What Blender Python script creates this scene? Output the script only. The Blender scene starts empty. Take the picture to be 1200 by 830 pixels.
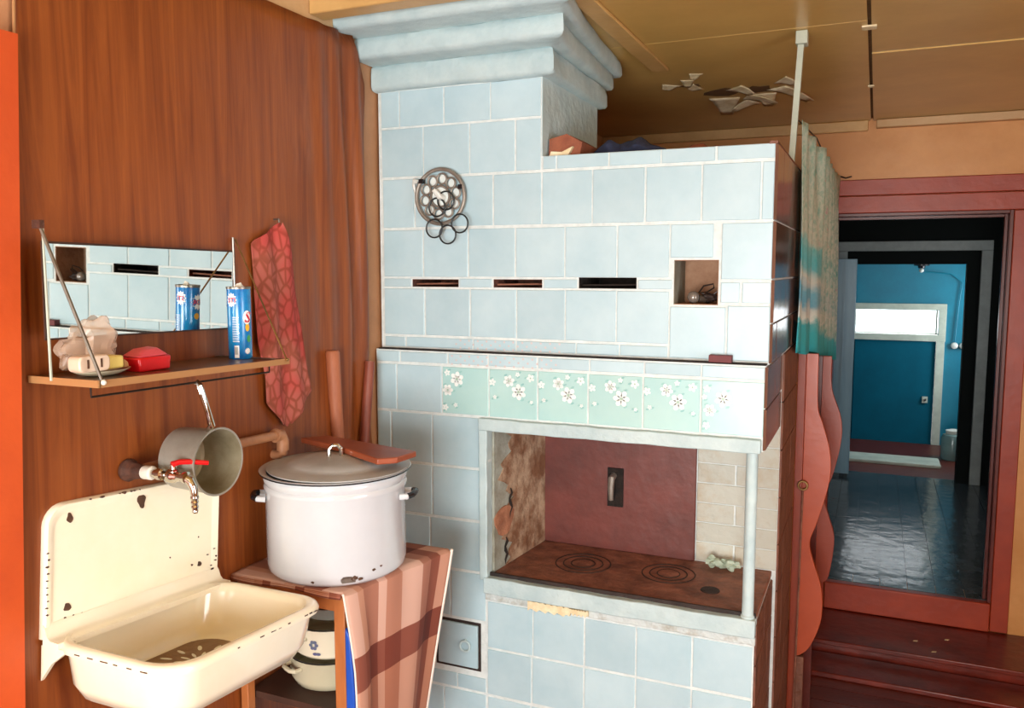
import bpy, bmesh, math, random
from mathutils import Vector, Matrix
from math import sin, cos, pi, radians
random.seed(7)
scene = bpy.context.scene
COL = scene.collection

# ------------------------------------------------------------------ camera
cam_d = bpy.data.cameras.new('camera'); cam = bpy.data.objects.new('camera', cam_d); COL.objects.link(cam)
cam_d.sensor_width = 36; cam_d.lens = 977 / 1200 * 36; cam_d.clip_start = .02
P_, Y_ = radians(5.84), radians(23.5)
fw = Vector((-sin(Y_) * cos(P_), cos(Y_) * cos(P_), -sin(P_)))
cam.location = (1.53, 0, 1.75)
cam.rotation_euler = fw.to_track_quat('-Z', 'Y').to_euler()
scene.camera = cam
# ------------------------------------------------------------------ sky, daylight through windows, exposure
w = bpy.data.worlds.new('sky'); scene.world = w; w.use_nodes = True
w.node_tree.nodes['Background'].inputs[0].default_value = (.93, .97, 1.0, 1)
w.node_tree.nodes['Background'].inputs[1].default_value = 4.0
def area(name, loc, aim, sx, sy, power, col=(1, 1, 1)):
    d = bpy.data.lights.new(name, 'AREA'); d.shape = 'RECTANGLE'; d.size = sx; d.size_y = sy; d.energy = power; d.color = col
    o = bpy.data.objects.new(name, d); COL.objects.link(o); o.location = loc
    o.rotation_euler = (Vector(aim) - Vector(loc)).to_track_quat('-Z', 'Y').to_euler(); return o
area('daylight_window_behind', (1.35, -1.78, 1.15), (1.1, 2.4, 2.3), 1.5, 1.4, 108, (1, .985, .955))
area('daylight_window_side', (3.52, .75, 1.45), (0.4, 1.6, 1.0), 1.1, 1.3, 22, (1, .98, .96))
area('daylight_far_room', (3.12, 8.5, 1.3), (1.2, 8.5, .9), .8, .8, 15, (.9, .97, 1))
area('daylight_hall', (3.3, 6.4, 1.5), (.8, 6.2, .8), .5, .8, 5, (.85, .93, 1))
vs = scene.view_settings
vs.view_transform = 'Standard'; vs.look = 'None'; vs.gamma = 1; vs.use_curve_mapping = False; vs.exposure = .36

# ------------------------------------------------------------------ materials
MAT = {}
def srgb(h):
    if isinstance(h, str): h = tuple(int(h[i:i + 2], 16) for i in (0, 2, 4))
    return tuple(((c / 255) / 12.92 if c / 255 <= .04045 else ((c / 255 + .055) / 1.055) ** 2.4) for c in h) + (1,)
def mat(name, c, c2=None, rough=.5, scale=6, stretch=(1, 1, 1), bump=.0, bscale=40, metal=0, rnd=0, spec=.5, contrast=(.35, .65), coat=0, detail=6, dist=0):
    """two-colour noise paint with optional bump and per-object shade"""
    m = bpy.data.materials.new(name); m.use_nodes = True; nt = m.node_tree; N = nt.nodes; L = nt.links
    b = N['Principled BSDF']; b.inputs['Roughness'].default_value = rough; b.inputs['Metallic'].default_value = metal
    b.inputs['Specular IOR Level'].default_value = spec
    if coat: b.inputs['Coat Weight'].default_value = coat; b.inputs['Coat Roughness'].default_value = .12
    a = srgb(c); a2 = srgb(c2) if c2 else a
    tc = N.new('ShaderNodeTexCoord'); mp = N.new('ShaderNodeMapping'); mp.inputs['Scale'].default_value = stretch
    L.new(tc.outputs['Object'], mp.inputs[0])
    n = N.new('ShaderNodeTexNoise'); n.inputs['Scale'].default_value = scale; n.inputs['Detail'].default_value = detail; n.inputs['Roughness'].default_value = .65
    n.inputs['Distortion'].default_value = dist
    L.new(mp.outputs[0], n.inputs['Vector'])
    r = N.new('ShaderNodeValToRGB'); r.color_ramp.elements[0].position = contrast[0]; r.color_ramp.elements[1].position = contrast[1]
    r.color_ramp.elements[0].color = a; r.color_ramp.elements[1].color = a2
    L.new(n.outputs[0], r.inputs[0]); out = r.outputs[0]
    if rnd:
        oi = N.new('ShaderNodeObjectInfo'); mr = N.new('ShaderNodeMapRange'); mr.inputs['To Min'].default_value = 1 - rnd; mr.inputs['To Max'].default_value = 1 + rnd
        L.new(oi.outputs['Random'], mr.inputs[0]); hs = N.new('ShaderNodeHueSaturation'); L.new(mr.outputs[0], hs.inputs['Value']); L.new(out, hs.inputs['Color']); out = hs.outputs[0]
    L.new(out, b.inputs['Base Color'])
    if bump:
        n2 = N.new('ShaderNodeTexNoise'); n2.inputs['Scale'].default_value = bscale; n2.inputs['Detail'].default_value = 4
        L.new(mp.outputs[0], n2.inputs['Vector'])
        bp = N.new('ShaderNodeBump'); bp.inputs['Strength'].default_value = bump; bp.inputs['Distance'].default_value = .01
        L.new(n2.outputs[0], bp.inputs['Height']); L.new(bp.outputs[0], b.inputs['Normal'])
    MAT[name] = m; return m
mat('tile_blue', 'b7d0d8', 'a9c6d0', .34, 5, bump=.12, bscale=9, rnd=.05)
mat('grout', 'dae2e1', 'c6d1d1', .7, 30, bump=.35, bscale=60)
mat('plaster_blue', 'bccfd0', 'a9c0c4', .55, 9, bump=.6, bscale=22)
mat('plaster_rough', 'c4cecd', '9f9d90', .7, 22, bump=.9, bscale=35, contrast=(.45, .7))
mat('flower_tile', 'aed2cf', 'a2cbcb', .25, 5, rnd=.03)
mat('petal', 'e9f1ee', 'dbe8e8', .3, 30)
mat('petal_core', '9fb9a9', None, .3)
mat('leaf_print', '7fb5b4', '8fbfba', .3, 40)
mat('dot_print', 'cfc3c2', None, .5)
mat('peel', 'b59c82', '7c563c', .85, 9, bump=1, bscale=25, contrast=(.4, .6))
mat('peel_light', '9fa49a', '7f7c6c', .8, 12, bump=.5, bscale=30)
mat('orange_clay', 'b07a5c', '8d5c44', .9, 20, bump=.6)
mat('white_brick', 'bcbfb4', 'b0a084', .7, 7, bump=.6, bscale=25, contrast=(.5, .75), rnd=.05)
mat('oven_red', '74382f', '552a24', .45, 6, bump=.2, bscale=20, contrast=(.3, .7))
mat('rust', 'a06a54', '6e4636', .6, 14, bump=.7, bscale=40, metal=.15)
mat('rust_dark', '33211b', '1e1512', .7, 20, bump=.6)
mat('soot', '2a1f19', '120e0b', .95, 30, bump=.5)
mat('brick_inside', '7c4a38', '3f2820', .9, 25, bump=.8)
mat('niche_plaster', 'a88468', '8a6248', .8, 12, bump=.5)
mat('niche_grey', '8a8a7c', '77705f', .8, 12, bump=.5)
mat('side_tile', '6e4c3c', '5e4032', .16, 5, bump=.1, bscale=12, rnd=.08)
mat('side_rough', '84543e', '5e382a', .6, 16, bump=.9, bscale=30, contrast=(.3, .7))
mat('panel_wood', '96501f', '70330f', .42, 2.2, (10, 10, .45), bump=.05, bscale=20, contrast=(.34, .66), detail=12, dist=1.6)
mat('panel_edge', 'a87a4c', None, .6)
mat('wall_beige', 'bd8a62', 'aa7a54', .6, 5, bump=.2)
mat('wall_ochre', 'd99c5c', 'cb8c4a', .4, 4, bump=.15, bscale=12)
mat('wall_cream', 'd2b083', 'c39c6c', .6, 4, bump=.2)
mat('ceiling_paint', 'd2ad66', 'c29c58', .3, 2.5, bump=.12, bscale=7, rnd=.04)
mat('ceiling_batten', 'd0a86c', 'bf975c', .4, 6, bump=.2)
mat('flake', 'efe2c2', 'cfba8c', .7, 20)
mat('bare_ceiling', '5e4426', '70522e', .7, 12, bump=.4)
mat('jamb_orange', 'd2561c', 'c04a1a', .5, 3, bump=.1)
mat('frame_red', 'a84024', '96351d', .38, 5, (1, 1, 1), bump=.15, bscale=25)
mat('frame_dark_red', '6a2a20', '551f16', .3, 6)
mat('floor_red', '5a2016', '6e2a1c', .35, 8, (1, 6, 1), bump=.2, rnd=.12)
mat('step_red', '7c2c1e', '5c1f15', .3, 6, bump=.2, bscale=20)
mat('scallop', 'b44c24', 'a74320', .35, 4, bump=.1, bscale=20)
mat('scallop_dark', '983e22', '88341c', .4, 4, bump=.1)
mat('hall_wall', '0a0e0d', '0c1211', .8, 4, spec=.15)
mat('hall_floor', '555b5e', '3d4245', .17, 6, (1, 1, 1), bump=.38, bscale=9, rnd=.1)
mat('hall_trim', '8f9592', '808683', .5, 10)
mat('blue_wall', '007f9a', '00728c', .45, 3, bump=.1)
mat('blue_door', '005f78', '00556c', .7, 3, spec=.15)
mat('leaf_bluegrey', '7ca6b8', '5a869a', .3, 3, (3, 3, .3), contrast=(.3, .7))
mat('white_trim', 'c9cfc0', 'b4bbae', .5, 8)
mat('enamel_cream', 'fcf5de', 'f8efd2', .12, 4, coat=.5)
mat('enamel_white', 'cdd0d4', 'c4c8cd', .12, 4, coat=.5)
mat('enamel_beige', 'd9d2b6', 'cfc7a8', .15, 4, coat=.5)
mat('chip', '3c2a20', '60402c', .8, 40, bump=.5)
mat('black_rim', '15151a', None, .25)
mat('alu', 'aaa89e', '98958a', .4, 10, metal=.4, bump=.05)
mat('alu_inside', 'b0a78e', '8f8468', .38, 10, metal=.45)
mat('alu_lid', 'b9bab8', 'a5a6a4', .5, 8, metal=0)
mat('chrome', 'c8c4bc', None, .12, metal=1)
mat('steel', '8f8b84', '6e665c', .35, 20, metal=.8)
mat('wire_dark', '2e2723', None, .4, metal=.6)
mat('iron', '958d84', '7c746a', .5, 20, metal=.5, bump=.2)
mat('iron_dark', '3a4042', '2b2f30', .4, 20, metal=.6)
mat('brass', '9a7a4a', '7c5c36', .35, 20, metal=.8)
mat('white_plastic', 'e0dcd0', None, .35)
mat('pink_plastic', 'e2cdb8', 'd9c2ab', .35)
mat('red_plastic', 'd4141c', 'c40f18', .3)
mat('red_lid', 'd95560', 'c94450', .3)
mat('soap', 'e8d780', 'dcc86c', .5)
mat('paint_pipe', 'b98560', 'a87452', .45, 15, bump=.2)
mat('rust_flange', '5b3524', '3d241a', .8, 40, bump=.8)
mat('shelf_top', '6d4a2a', '54371f', .3, 6)
mat('board_brown', '9a4e30', '86422a', .4, 5, (1, 4, 4), contrast=(.3, .7))
mat('stick_wood', 'b06a48', '9a5636', .55, 8, (6, 6, 1))
mat('stick_red', '7d3a28', '8f4a34', .5, 8, (6, 6, 1))
mat('table_orange', 'b8703c', 'a86232', .5, 5, (5, 5, 1))
mat('table_dark', '4a2d20', '3a2218', .6, 8)
mat('blue_bag', '1d55c0', '184aa8', .4)
mat('cloth_navy', '1f2740', '2e3550', .9, 20, bump=.6)
mat('box_brown', '9a5a3e', '7c4430', .8, 15, bump=.4)
mat('match_red', '6e2a2c', '5c2224', .6)
mat('crumple', 'a9b7a2', '8f9f8c', .5)
mat('slat_white', 'b9c0ae', 'a9b0a0', .5, 12)
mat('can_blue', '1187c8', '0a66b0', .22, 14, contrast=(.45, .6), coat=.3)
mat('print_white', 'eef2f2', None, .3)
mat('print_red', 'c8203c', None, .3)
mat('print_orange', 'e8b02c', None, .3)
mat('print_green', '3c9a54', None, .3)
mat('print_flower', '5b5a86', '6c7a8a', .3, 60)
mat('glass_dark', '6c6660', None, .05, spec=.8, coat=1)
mat('knob_white', 'cfd2cc', None, .15)
mat('lace', 'b9584a', 'a04438', .8, 40, bump=.4)
mat('canister', '7f9a98', '6c8886', .2)

# mirror
m = bpy.data.materials.new('mirror'); m.use_nodes = True; b = m.node_tree.nodes['Principled BSDF']
b.inputs['Metallic'].default_value = 1; b.inputs['Roughness'].default_value = .015; b.inputs['Base Color'].default_value = (.82, .86, .84, 1); MAT['mirror'] = m
# clear thin plastic and window pane
def clear(name, col, tr, rough):
    m = bpy.data.materials.new(name); m.use_nodes = True; nt = m.node_tree; b = nt.nodes['Principled BSDF']
    b.inputs['Base Color'].default_value = srgb(col); b.inputs['Roughness'].default_value = rough
    t = nt.nodes.new('ShaderNodeBsdfTransparent'); mx = nt.nodes.new('ShaderNodeMixShader'); mx.inputs[0].default_value = 1 - tr
    nt.links.new(t.outputs[0], mx.inputs[1]); nt.links.new(b.outputs[0], mx.inputs[2]); nt.links.new(mx.outputs[0], nt.nodes['Material Output'].inputs[0]); MAT[name] = m
clear('plastic_bag', 'd8bca4', .55, .2); clear('pane', 'dfe8ea', .9, .05)

def nodes_of(name, rough):
    m = bpy.data.materials.new(name); m.use_nodes = True; MAT[name] = m
    b = m.node_tree.nodes['Principled BSDF']; b.inputs['Roughness'].default_value = rough
    return m.node_tree, m.node_tree.nodes, m.node_tree.links, b
def ramp(N, stops, const=False):
    r = N.new('ShaderNodeValToRGB'); cr = r.color_ramp
    if const: cr.interpolation = 'CONSTANT'
    while len(cr.elements) < len(stops): cr.elements.new(.5)
    for e, (p, c) in zip(cr.elements, stops): e.position = p; e.color = srgb(c) if isinstance(c, str) else (c, c, c, 1)
    return r
# plaid tablecloth, woven from its UVs
nt, N, L, b = nodes_of('plaid', .85)
uv = N.new('ShaderNodeUVMap'); sp = N.new('ShaderNodeSeparateXYZ'); L.new(uv.outputs[0], sp.inputs[0])
base = N.new('ShaderNodeRGB'); base.outputs[0].default_value = srgb('cba392'); last = base.outputs[0]
for ax, st in ((1, [(0, 'ffffff'), (.10, 'f0dccc'), (.16, 'ccac9e'), (.30, 'ffffff'), (.36, 'e2c4b4'), (.52, 'ffffff'), (.70, 'd0b0a4'), (.80, 'a97868'), (.9, 'ecd8ca')]),
               (0, [(0, 'ffffff'), (.22, 'f5e6dc'), (.30, 'b89084'), (.375, 'ffffff'), (.60, 'a87466'), (.68, 'f2e0d4'), (.9, 'b88c7c')])):
    r = ramp(N, st, True); L.new(sp.outputs[ax], r.inputs[0])
    mx = N.new('ShaderNodeMix'); mx.data_type = 'RGBA'; mx.blend_type = 'MULTIPLY'; mx.inputs[0].default_value = 1
    L.new(last, mx.inputs[6]); L.new(r.outputs[0], mx.inputs[7]); last = mx.outputs[2]
L.new(last, b.inputs['Base Color'])
mat('hem_white', 'e6ddd2', None, .7)
# curtain: flowered top, teal bands below
nt, N, L, b = nodes_of('curtain_cloth', .7)
uv = N.new('ShaderNodeUVMap'); sp = N.new('ShaderNodeSeparateXYZ'); L.new(uv.outputs[0], sp.inputs[0])
no = N.new('ShaderNodeTexNoise'); no.inputs['Scale'].default_value = 14; no.inputs['Detail'].default_value = 3; L.new(uv.outputs[0], no.inputs['Vector'])
ad = N.new('ShaderNodeMath'); ad.operation = 'MULTIPLY_ADD'; ad.inputs[1].default_value = .14; L.new(no.outputs[0], ad.inputs[0]); L.new(sp.outputs[1], ad.inputs[2])
r1 = ramp(N, [(0, '2ea6ae'), (.21, '2ea6ae'), (.23, 'd4dcd4'), (.27, 'c4cfca'), (.31, '559fbc'), (.37, '62a8c0'), (.42, 'cdd3c8'), (.48, '43b0ba'), (.57, '4ab4b8'), (.61, 'c2c4b0'), (.74, 'b4bca6'), (1, 'a4bfb0')]); L.new(ad.outputs[0], r1.inputs[0])
mp = N.new('ShaderNodeMapping'); mp.inputs['Scale'].default_value = (22, 9, 1); L.new(uv.outputs[0], mp.inputs[0])
n2 = N.new('ShaderNodeTexNoise'); n2.inputs['Scale'].default_value = 2.2; n2.inputs['Detail'].default_value = 4; L.new(mp.outputs[0], n2.inputs['Vector'])
r2 = ramp(N, [(.3, '5fa090'), (.41, 'a4c0aa'), (.5, 'c8cfbe'), (.58, '8fb6a2'), (.66, 'bcc4b0'), (.74, 'c07890')]); L.new(n2.outputs[0], r2.inputs[0])
f = ramp(N, [(.0, .0), (.45, .12), (.6, .75), (1, .8)]); L.new(sp.outputs[1], f.inputs[0])
mx = N.new('ShaderNodeMix'); mx.data_type = 'RGBA'; fu = ramp(N, [(.22, .0), (.45, .8)]); L.new(sp.outputs[0], fu.inputs[0]); fv = ramp(N, [(.15, .0), (.2, 1.0)]); L.new(ad.outputs[0], fv.inputs[0])
mu = N.new('ShaderNodeMath'); mu.operation = 'MULTIPLY'; L.new(fu.outputs[0], mu.inputs[0]); L.new(fv.outputs[0], mu.inputs[1])
mm_ = N.new('ShaderNodeMath'); mm_.operation = 'MAXIMUM'; L.new(f.outputs[0], mm_.inputs[0]); L.new(mu.outputs[0], mm_.inputs[1])
L.new(mm_.outputs[0], mx.inputs[0]); L.new(r1.outputs[0], mx.inputs[6]); L.new(r2.outputs[0], mx.inputs[7]); L.new(mx.outputs[2], b.inputs['Base Color'])
# lace towel: petals drawn by cell edges
nt, N, L, b = nodes_of('towel_cloth', .85)
tc = N.new('ShaderNodeTexCoord'); mp = N.new('ShaderNodeMapping'); mp.inputs['Scale'].default_value = (1, 42, 27); L.new(tc.outputs['Object'], mp.inputs[0])
vo = N.new('ShaderNodeTexVoronoi'); vo.feature = 'DISTANCE_TO_EDGE'; vo.inputs['Scale'].default_value = 1; L.new(mp.outputs[0], vo.inputs['Vector'])
r = ramp(N, [(0, '96503c'), (.06, '9c5340'), (.16, 'b8685c'), (1, 'bd7066')]); L.new(vo.outputs['Distance'], r.inputs[0])
nz = N.new('ShaderNodeTexNoise'); nz.inputs['Scale'].default_value = 7; L.new(tc.outputs['Object'], nz.inputs['Vector'])
rz = ramp(N, [(.42, 'f0e4dc'), (.6, 'ff9aa0')]); L.new(nz.outputs[0], rz.inputs[0])
mz = N.new('ShaderNodeMix'); mz.data_type = 'RGBA'; mz.blend_type = 'MULTIPLY'; mz.inputs[0].default_value = .8; L.new(r.outputs[0], mz.inputs[6]); L.new(rz.outputs[0], mz.inputs[7]); L.new(mz.outputs[2], b.inputs['Base Color'])

# ------------------------------------------------------------------ mesh builder
class MB:
    def __init__(s): s.v = []; s.f = []; s.uv = None
    def add(s, vs, fs):
        o = len(s.v); s.v += [tuple(v) for v in vs]; s.f += [tuple(i + o for i in f) for f in fs]; return s
    def box(s, x0, x1, y0, y1, z0, z1):
        return s.add([(x0, y0, z0), (x1, y0, z0), (x1, y1, z0), (x0, y1, z0), (x0, y0, z1), (x1, y0, z1), (x1, y1, z1), (x0, y1, z1)],
                     [(0, 3, 2, 1), (4, 5, 6, 7), (0, 1, 5, 4), (1, 2, 6, 5), (2, 3, 7, 6), (3, 0, 4, 7)])
    def cbox(s, x0, x1, y0, y1, z0, z1, c, sides='y'):
        """box whose face towards -y is chamfered by c"""
        return s.add([(x0, y1, z0), (x1, y1, z0), (x1, y1, z1), (x0, y1, z1), (x0, y0 + c, z0), (x1, y0 + c, z0), (x1, y0 + c, z1), (x0, y0 + c, z1),
                      (x0 + c, y0, z0 + c), (x1 - c, y0, z0 + c), (x1 - c, y0, z1 - c), (x0 + c, y0, z1 - c)],
                     [(3, 2, 1, 0), (0, 1, 5, 4), (1, 2, 6, 5), (2, 3, 7, 6), (3, 0, 4, 7), (4, 5, 9, 8), (5, 6, 10, 9), (6, 7, 11, 10), (7, 4, 8, 11), (8, 9, 10, 11)])
    def prism(s, pts, d0, d1, axis='y', closed=True):
        n = len(pts)
        def P(p, d): return {'y': (p[0], d, p[1]), 'x': (d, p[0], p[1]), 'z': (p[0], p[1], d)}[axis]
        return s.add([P(p, d0) for p in pts] + [P(p, d1) for p in pts],
                     [tuple(range(n)), tuple(range(2 * n - 1, n - 1, -1))] + [(i, i + n, (i + 1) % n + n, (i + 1) % n) for i in range(n)])
    def tube(s, pts, r, n=10, cap=True):
        pts = [Vector(p) for p in pts]; rr = r if isinstance(r, (list, tuple)) else [r] * len(pts)
        vs = []; fs = []; prev = None
        for i, p in enumerate(pts):
            t = (pts[min(i + 1, len(pts) - 1)] - pts[max(i - 1, 0)]).normalized()
            if prev is None:
                a = Vector((0, 0, 1)) if abs(t.z) < .9 else Vector((1, 0, 0)); u = t.cross(a).normalized()
            else: u = (prev - t * prev.dot(t)).normalized()
            prev = u; v = t.cross(u)
            for k in range(n): vs.append(p + (u * cos(2 * pi * k / n) + v * sin(2 * pi * k / n)) * rr[i])
        for i in range(len(pts) - 1):
            for k in range(n): fs.append((i * n + k, i * n + (k + 1) % n, (i + 1) * n + (k + 1) % n, (i + 1) * n + k))
        if cap: fs.append(tuple(range(n - 1, -1, -1))); fs.append(tuple((len(pts) - 1) * n + k for k in range(n)))
        return s.add(vs, fs)
    def ring(s, c, R, r, axis='y', n=28, m=7, a0=0, a1=2 * pi, sy=1):
        def P(a): 
            q = (R * cos(a), R * sin(a) * sy)
            return {'y': (c[0] + q[0], c[1], c[2] + q[1]), 'x': (c[0], c[1] + q[0], c[2] + q[1]), 'z': (c[0] + q[0], c[1] + q[1], c[2])}[axis]
        full = abs(a1 - a0 - 2 * pi) < 1e-6
        pts = [P(a0 + (a1 - a0) * i / n) for i in range(n + 1)]
        return s.tube(pts, r, m, cap=not full)
    def lathe(s, prof, c=(0, 0, 0), n=40, axis='z', cap=True):
        vs = []; fs = []
        for (r, h) in prof:
            for k in range(n):
                a = 2 * pi * k / n; p = (r * cos(a), r * sin(a), h)
                if axis == 'x': p = (h, r * cos(a), r * sin(a))
                if axis == 'y': p = (r * cos(a), h, r * sin(a))
                vs.append((p[0] + c[0], p[1] + c[1], p[2] + c[2]))
        for i in range(len(prof) - 1):
            for k in range(n): fs.append((i * n + k, i * n + (k + 1) % n, (i + 1) * n + (k + 1) % n, (i + 1) * n + k))
        if cap:
            if prof[0][0] > 1e-5: fs.append(tuple(range(n - 1, -1, -1)))
            if prof[-1][0] > 1e-5: fs.append(tuple((len(prof) - 1) * n + k for k in range(n)))
        return s.add(vs, fs)
    def grid(s, fn, nu, nv, uv=True):
        o = len(s.v)
        if uv and s.uv is None: s.uv = {}
        for j in range(nv + 1):
            for i in range(nu + 1):
                if uv: s.uv[len(s.v)] = (i / nu, j / nv)
                s.v.append(tuple(fn(i / nu, j / nv)))
        for j in range(nv):
            for i in range(nu): a = o + j * (nu + 1) + i; s.f.append((a, a + 1, a + nu + 2, a + nu + 1))
        return s
    def sphere(s, c, r, n=16, m=10, sc=(1, 1, 1)):
        return s.lathe([(max(1e-6, r * sin(pi * i / m)), -r * cos(pi * i / m)) for i in range(m + 1)], (0, 0, 0), n) if False else s._sph(c, r, n, m, sc)
    def _sph(s, c, r, n, m, sc):
        t = MB().lathe([(max(1e-5, r * sin(pi * i / m)), -r * cos(pi * i / m)) for i in range(m + 1)], (0, 0, 0), n)
        return s.add([(c[0] + v[0] * sc[0], c[1] + v[1] * sc[1], c[2] + v[2] * sc[2]) for v in t.v], t.f)
    def build(s, name, material, parent=None, org=None, smooth=True, angle=35, solid=0, local=False, kind=None, label=None, bevel=0):
        if org is None: org = ORG.get(parent.name, (0, 0, 0)) if (parent is not None and not local) else (0, 0, 0)
        me = bpy.data.meshes.new(name)
        me.from_pydata([(v[0] - org[0], v[1] - org[1], v[2] - org[2]) for v in s.v], [], s.f)
        if s.uv:
            ul = me.uv_layers.new(name='UVMap')
            for lp in me.loops: ul.data[lp.index].uv = s.uv.get(lp.vertex_index, (0, 0))
        bm = bmesh.new(); bm.from_mesh(me); bmesh.ops.recalc_face_normals(bm, faces=bm.faces); bm.to_mesh(me); bm.free()
        me.materials.append(MAT[material])
        o = bpy.data.objects.new(name, me); COL.objects.link(o)
        if parent is not None: o.parent = parent; ORG[o.name] = org if not local else (0, 0, 0)
        else: o.location = org; ORG[o.name] = org
        if smooth:
            me.shade_smooth(); me.set_sharp_from_angle(angle=radians(angle))
        if bevel:
            bv = o.modifiers.new('bevel', 'BEVEL'); bv.width = bevel; bv.segments = 2; bv.limit_method = 'ANGLE'
        if solid:
            sd = o.modifiers.new('thick', 'SOLIDIFY'); sd.thickness = solid; sd.offset = 0
        if kind: o['kind'] = kind
        if label: o['label'] = label
        return o
ORG = {}
def tag(o, label=None, cat=None, group=None, kind=None):
    if label: o['label'] = label
    if cat: o['category'] = cat
    if group: o['group'] = group
    if kind: o['kind'] = kind
    return o
def thing(name, loc, label=None, cat=None, group=None, rot=None, kind=None):
    o = bpy.data.objects.new(name, None); COL.objects.link(o); o.location = loc; o.empty_display_size = .05
    if rot: o.rotation_euler = rot
    ORG[o.name] = tuple(loc); return tag(o, label, cat, group, kind)
def B(*a): return MB().box(*a)

# ------------------------------------------------------------------ the room
CZ = 2.53; FZ = -.25; DW = 4.9
fl = B(-.1, 3.6, -1.75, DW, FZ - .12, FZ - .02).build('floor', 'floor_red'); tag(fl, kind='structure')
y = -1.7
while y < 4.4:
    y1 = min(y + .135, 4.42); B(-.05, 3.5, y, y1 - .004, FZ - .02, FZ + random.uniform(-.001, .001)).build('plank', 'floor_red', fl, smooth=False); y += .135
ce = B(-.1, 3.6, -1.75, DW + .1, CZ + .012, CZ + .1).build('ceiling', 'bare_ceiling'); tag(ce, kind='structure')
for (x0, x1, y0, y1) in [(0, 1.472, -1.7, .9), (0, 1.472, .9005, 2.95), (0, 1.472, 2.9505, DW), (1.484, 3.5, -1.7, .8), (1.484, 3.5, .806, 3.385), (1.484, 3.5, 3.392, DW)]:
    z = CZ + random.uniform(-.002, .002)
    B(x0, x1, y0, y1, z, CZ + .012).build('panel', 'ceiling_paint', ce, smooth=False)
B(.69, .755, 2.3, 3.32, CZ - .012, CZ).build('batten', 'ceiling_batten', ce, bevel=.003)
B(1.455, 1.50, 3.0, 3.04, CZ - .006, CZ).build('nail_patch', 'flake', ce)
B(1.465, 1.49, 3.96, 3.99, CZ - .006, CZ).build('nail_patch', 'flake', ce)
B(.0, 2.6, 2.05, 2.12, CZ - .05, CZ).build('trim_1', 'ceiling_batten', bevel=.004)['kind'] = 'structure'
# trims where the ceiling meets the far wall
B(0, 1.46, DW - .03, DW, CZ - .055, CZ).build('trim_2', 'ceiling_batten', bevel=.004)['kind'] = 'structure'
B(1.50, 3.5, DW - .05, DW, CZ - .045, CZ - .003).build('trim_3', 'wall_cream', bevel=.004)['kind'] = 'structure'
# peeling flakes hanging off the ceiling
def flake(x, y, w, h, a, drop):
    w *= 1.15; h *= 1.1
    def fn(u, v):
        du = (u - .5) * w * (1 - .6 * v); dv = v * h
        return (x + du * cos(a) - dv * sin(a), y + du * sin(a) + dv * cos(a), CZ - .002 - .45 * drop * v * v - .004 * abs(sin(u * 7 + v * 5)) * v)
    MB().grid(fn, 5, 5, False).build('paint_flake', 'flake', ce, solid=.001)
for q in [(.80, 3.70, .12, .04, 1.4, .015), (.70, 3.62, .08, .05, .7, .02), (.86, 3.98, .12, .22, .1, .07), (.95, 4.0, .10, .13, -1.2, .06), (.93, 3.78, .10, .09, -.8, .04),
          (1.04, 3.95, .09, .16, 0, .05), (1.10, 3.85, .09, .22, -.55, .06), (.835, 3.45, .05, .05, .4, .02), (.98, 4.12, .12, .1, 1.2, .06), (1.13, 3.7, .12, .06, -1.1, .03), (.78, 3.55, .05, .08, .2, .02)]: flake(*q)
for q in [(.88, 3.86, .22, .20), (1.03, 3.85, .2, .2), (.77, 3.66, .14, .08)]:
    MB().prism([(q[0] + q[2] * (.4 + .6 * random.random()) * .5 * cos(k * .7), q[1] + q[3] * (.4 + .6 * random.random()) * .5 * sin(k * .7)) for k in range(9)], CZ - .0025, CZ - .001, 'z').build('bare_patch', 'bare_ceiling', ce)

# left wall, upper part beige behind the wood-grain sheet
tag(B(-.12, -.004, -1.75, DW, FZ - .1, CZ + .05).build('wall_left', 'wall_beige'), kind='structure')
B(-.004, -.001, -1.7, DW, 2.463, CZ + .01).build('paint_band', 'wall_cream', bpy.data.objects['wall_left'])
def sheet(u, v):
    z = -.2 + v * 2.665
    yl = 1.055 + .075 * max(0, (z - .88) / 1.4); yr = 2.30 + .03 * sin(z * 2.2 + .5) + .03 - max(0, z - 2.3) ** 2 * 3
    yy = yl + (yr - yl) * u
    k = max(0, (yy - 1.98) / .34); f = min(1, k) * (0.35 + .65 * min(1, max(0, (z - .9) / .8)))
    x = .005 + f * (.012 * sin(yy * 70 + sin(z * 3) * 1.6) + .007 * sin(yy * 31 + z * 2.3) + .010)
    d = (yy - 1.75) * .55 + (z - 1.93) * -.83          # one diagonal crease
    if 1.7 < yy < 2.05: x += .003 * math.exp(-(d / .012) ** 2)
    x += .0012 * sin(yy * 9 + z * 3)
    return (max(x, .001), yy, z)
o = MB().grid(sheet, 110, 60, False).build('wall_sheet', 'panel_wood', org=(0, 1.1, -.2), solid=.003, angle=60)
tag(o, 'brown wood-grain sheet lining the left wall, wrinkled at its right edge beside the stove', 'wall panel')
MB().tube([(.008, 1.055 + .075 * max(0, (z - .88) / 1.4), z) for z in [-.2, .3, .88, 1.3, 1.8, 2.2, 2.46]], .003, 6).build('edge_strip', 'panel_edge', o)
j = MB().prism([(.90, FZ), (1.045, FZ), (1.049, .88), (1.117, 2.19), (.90, 2.19)], -.002, .03, 'x').build('trim_4', 'jamb_orange'); tag(j, kind='structure')
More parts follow.
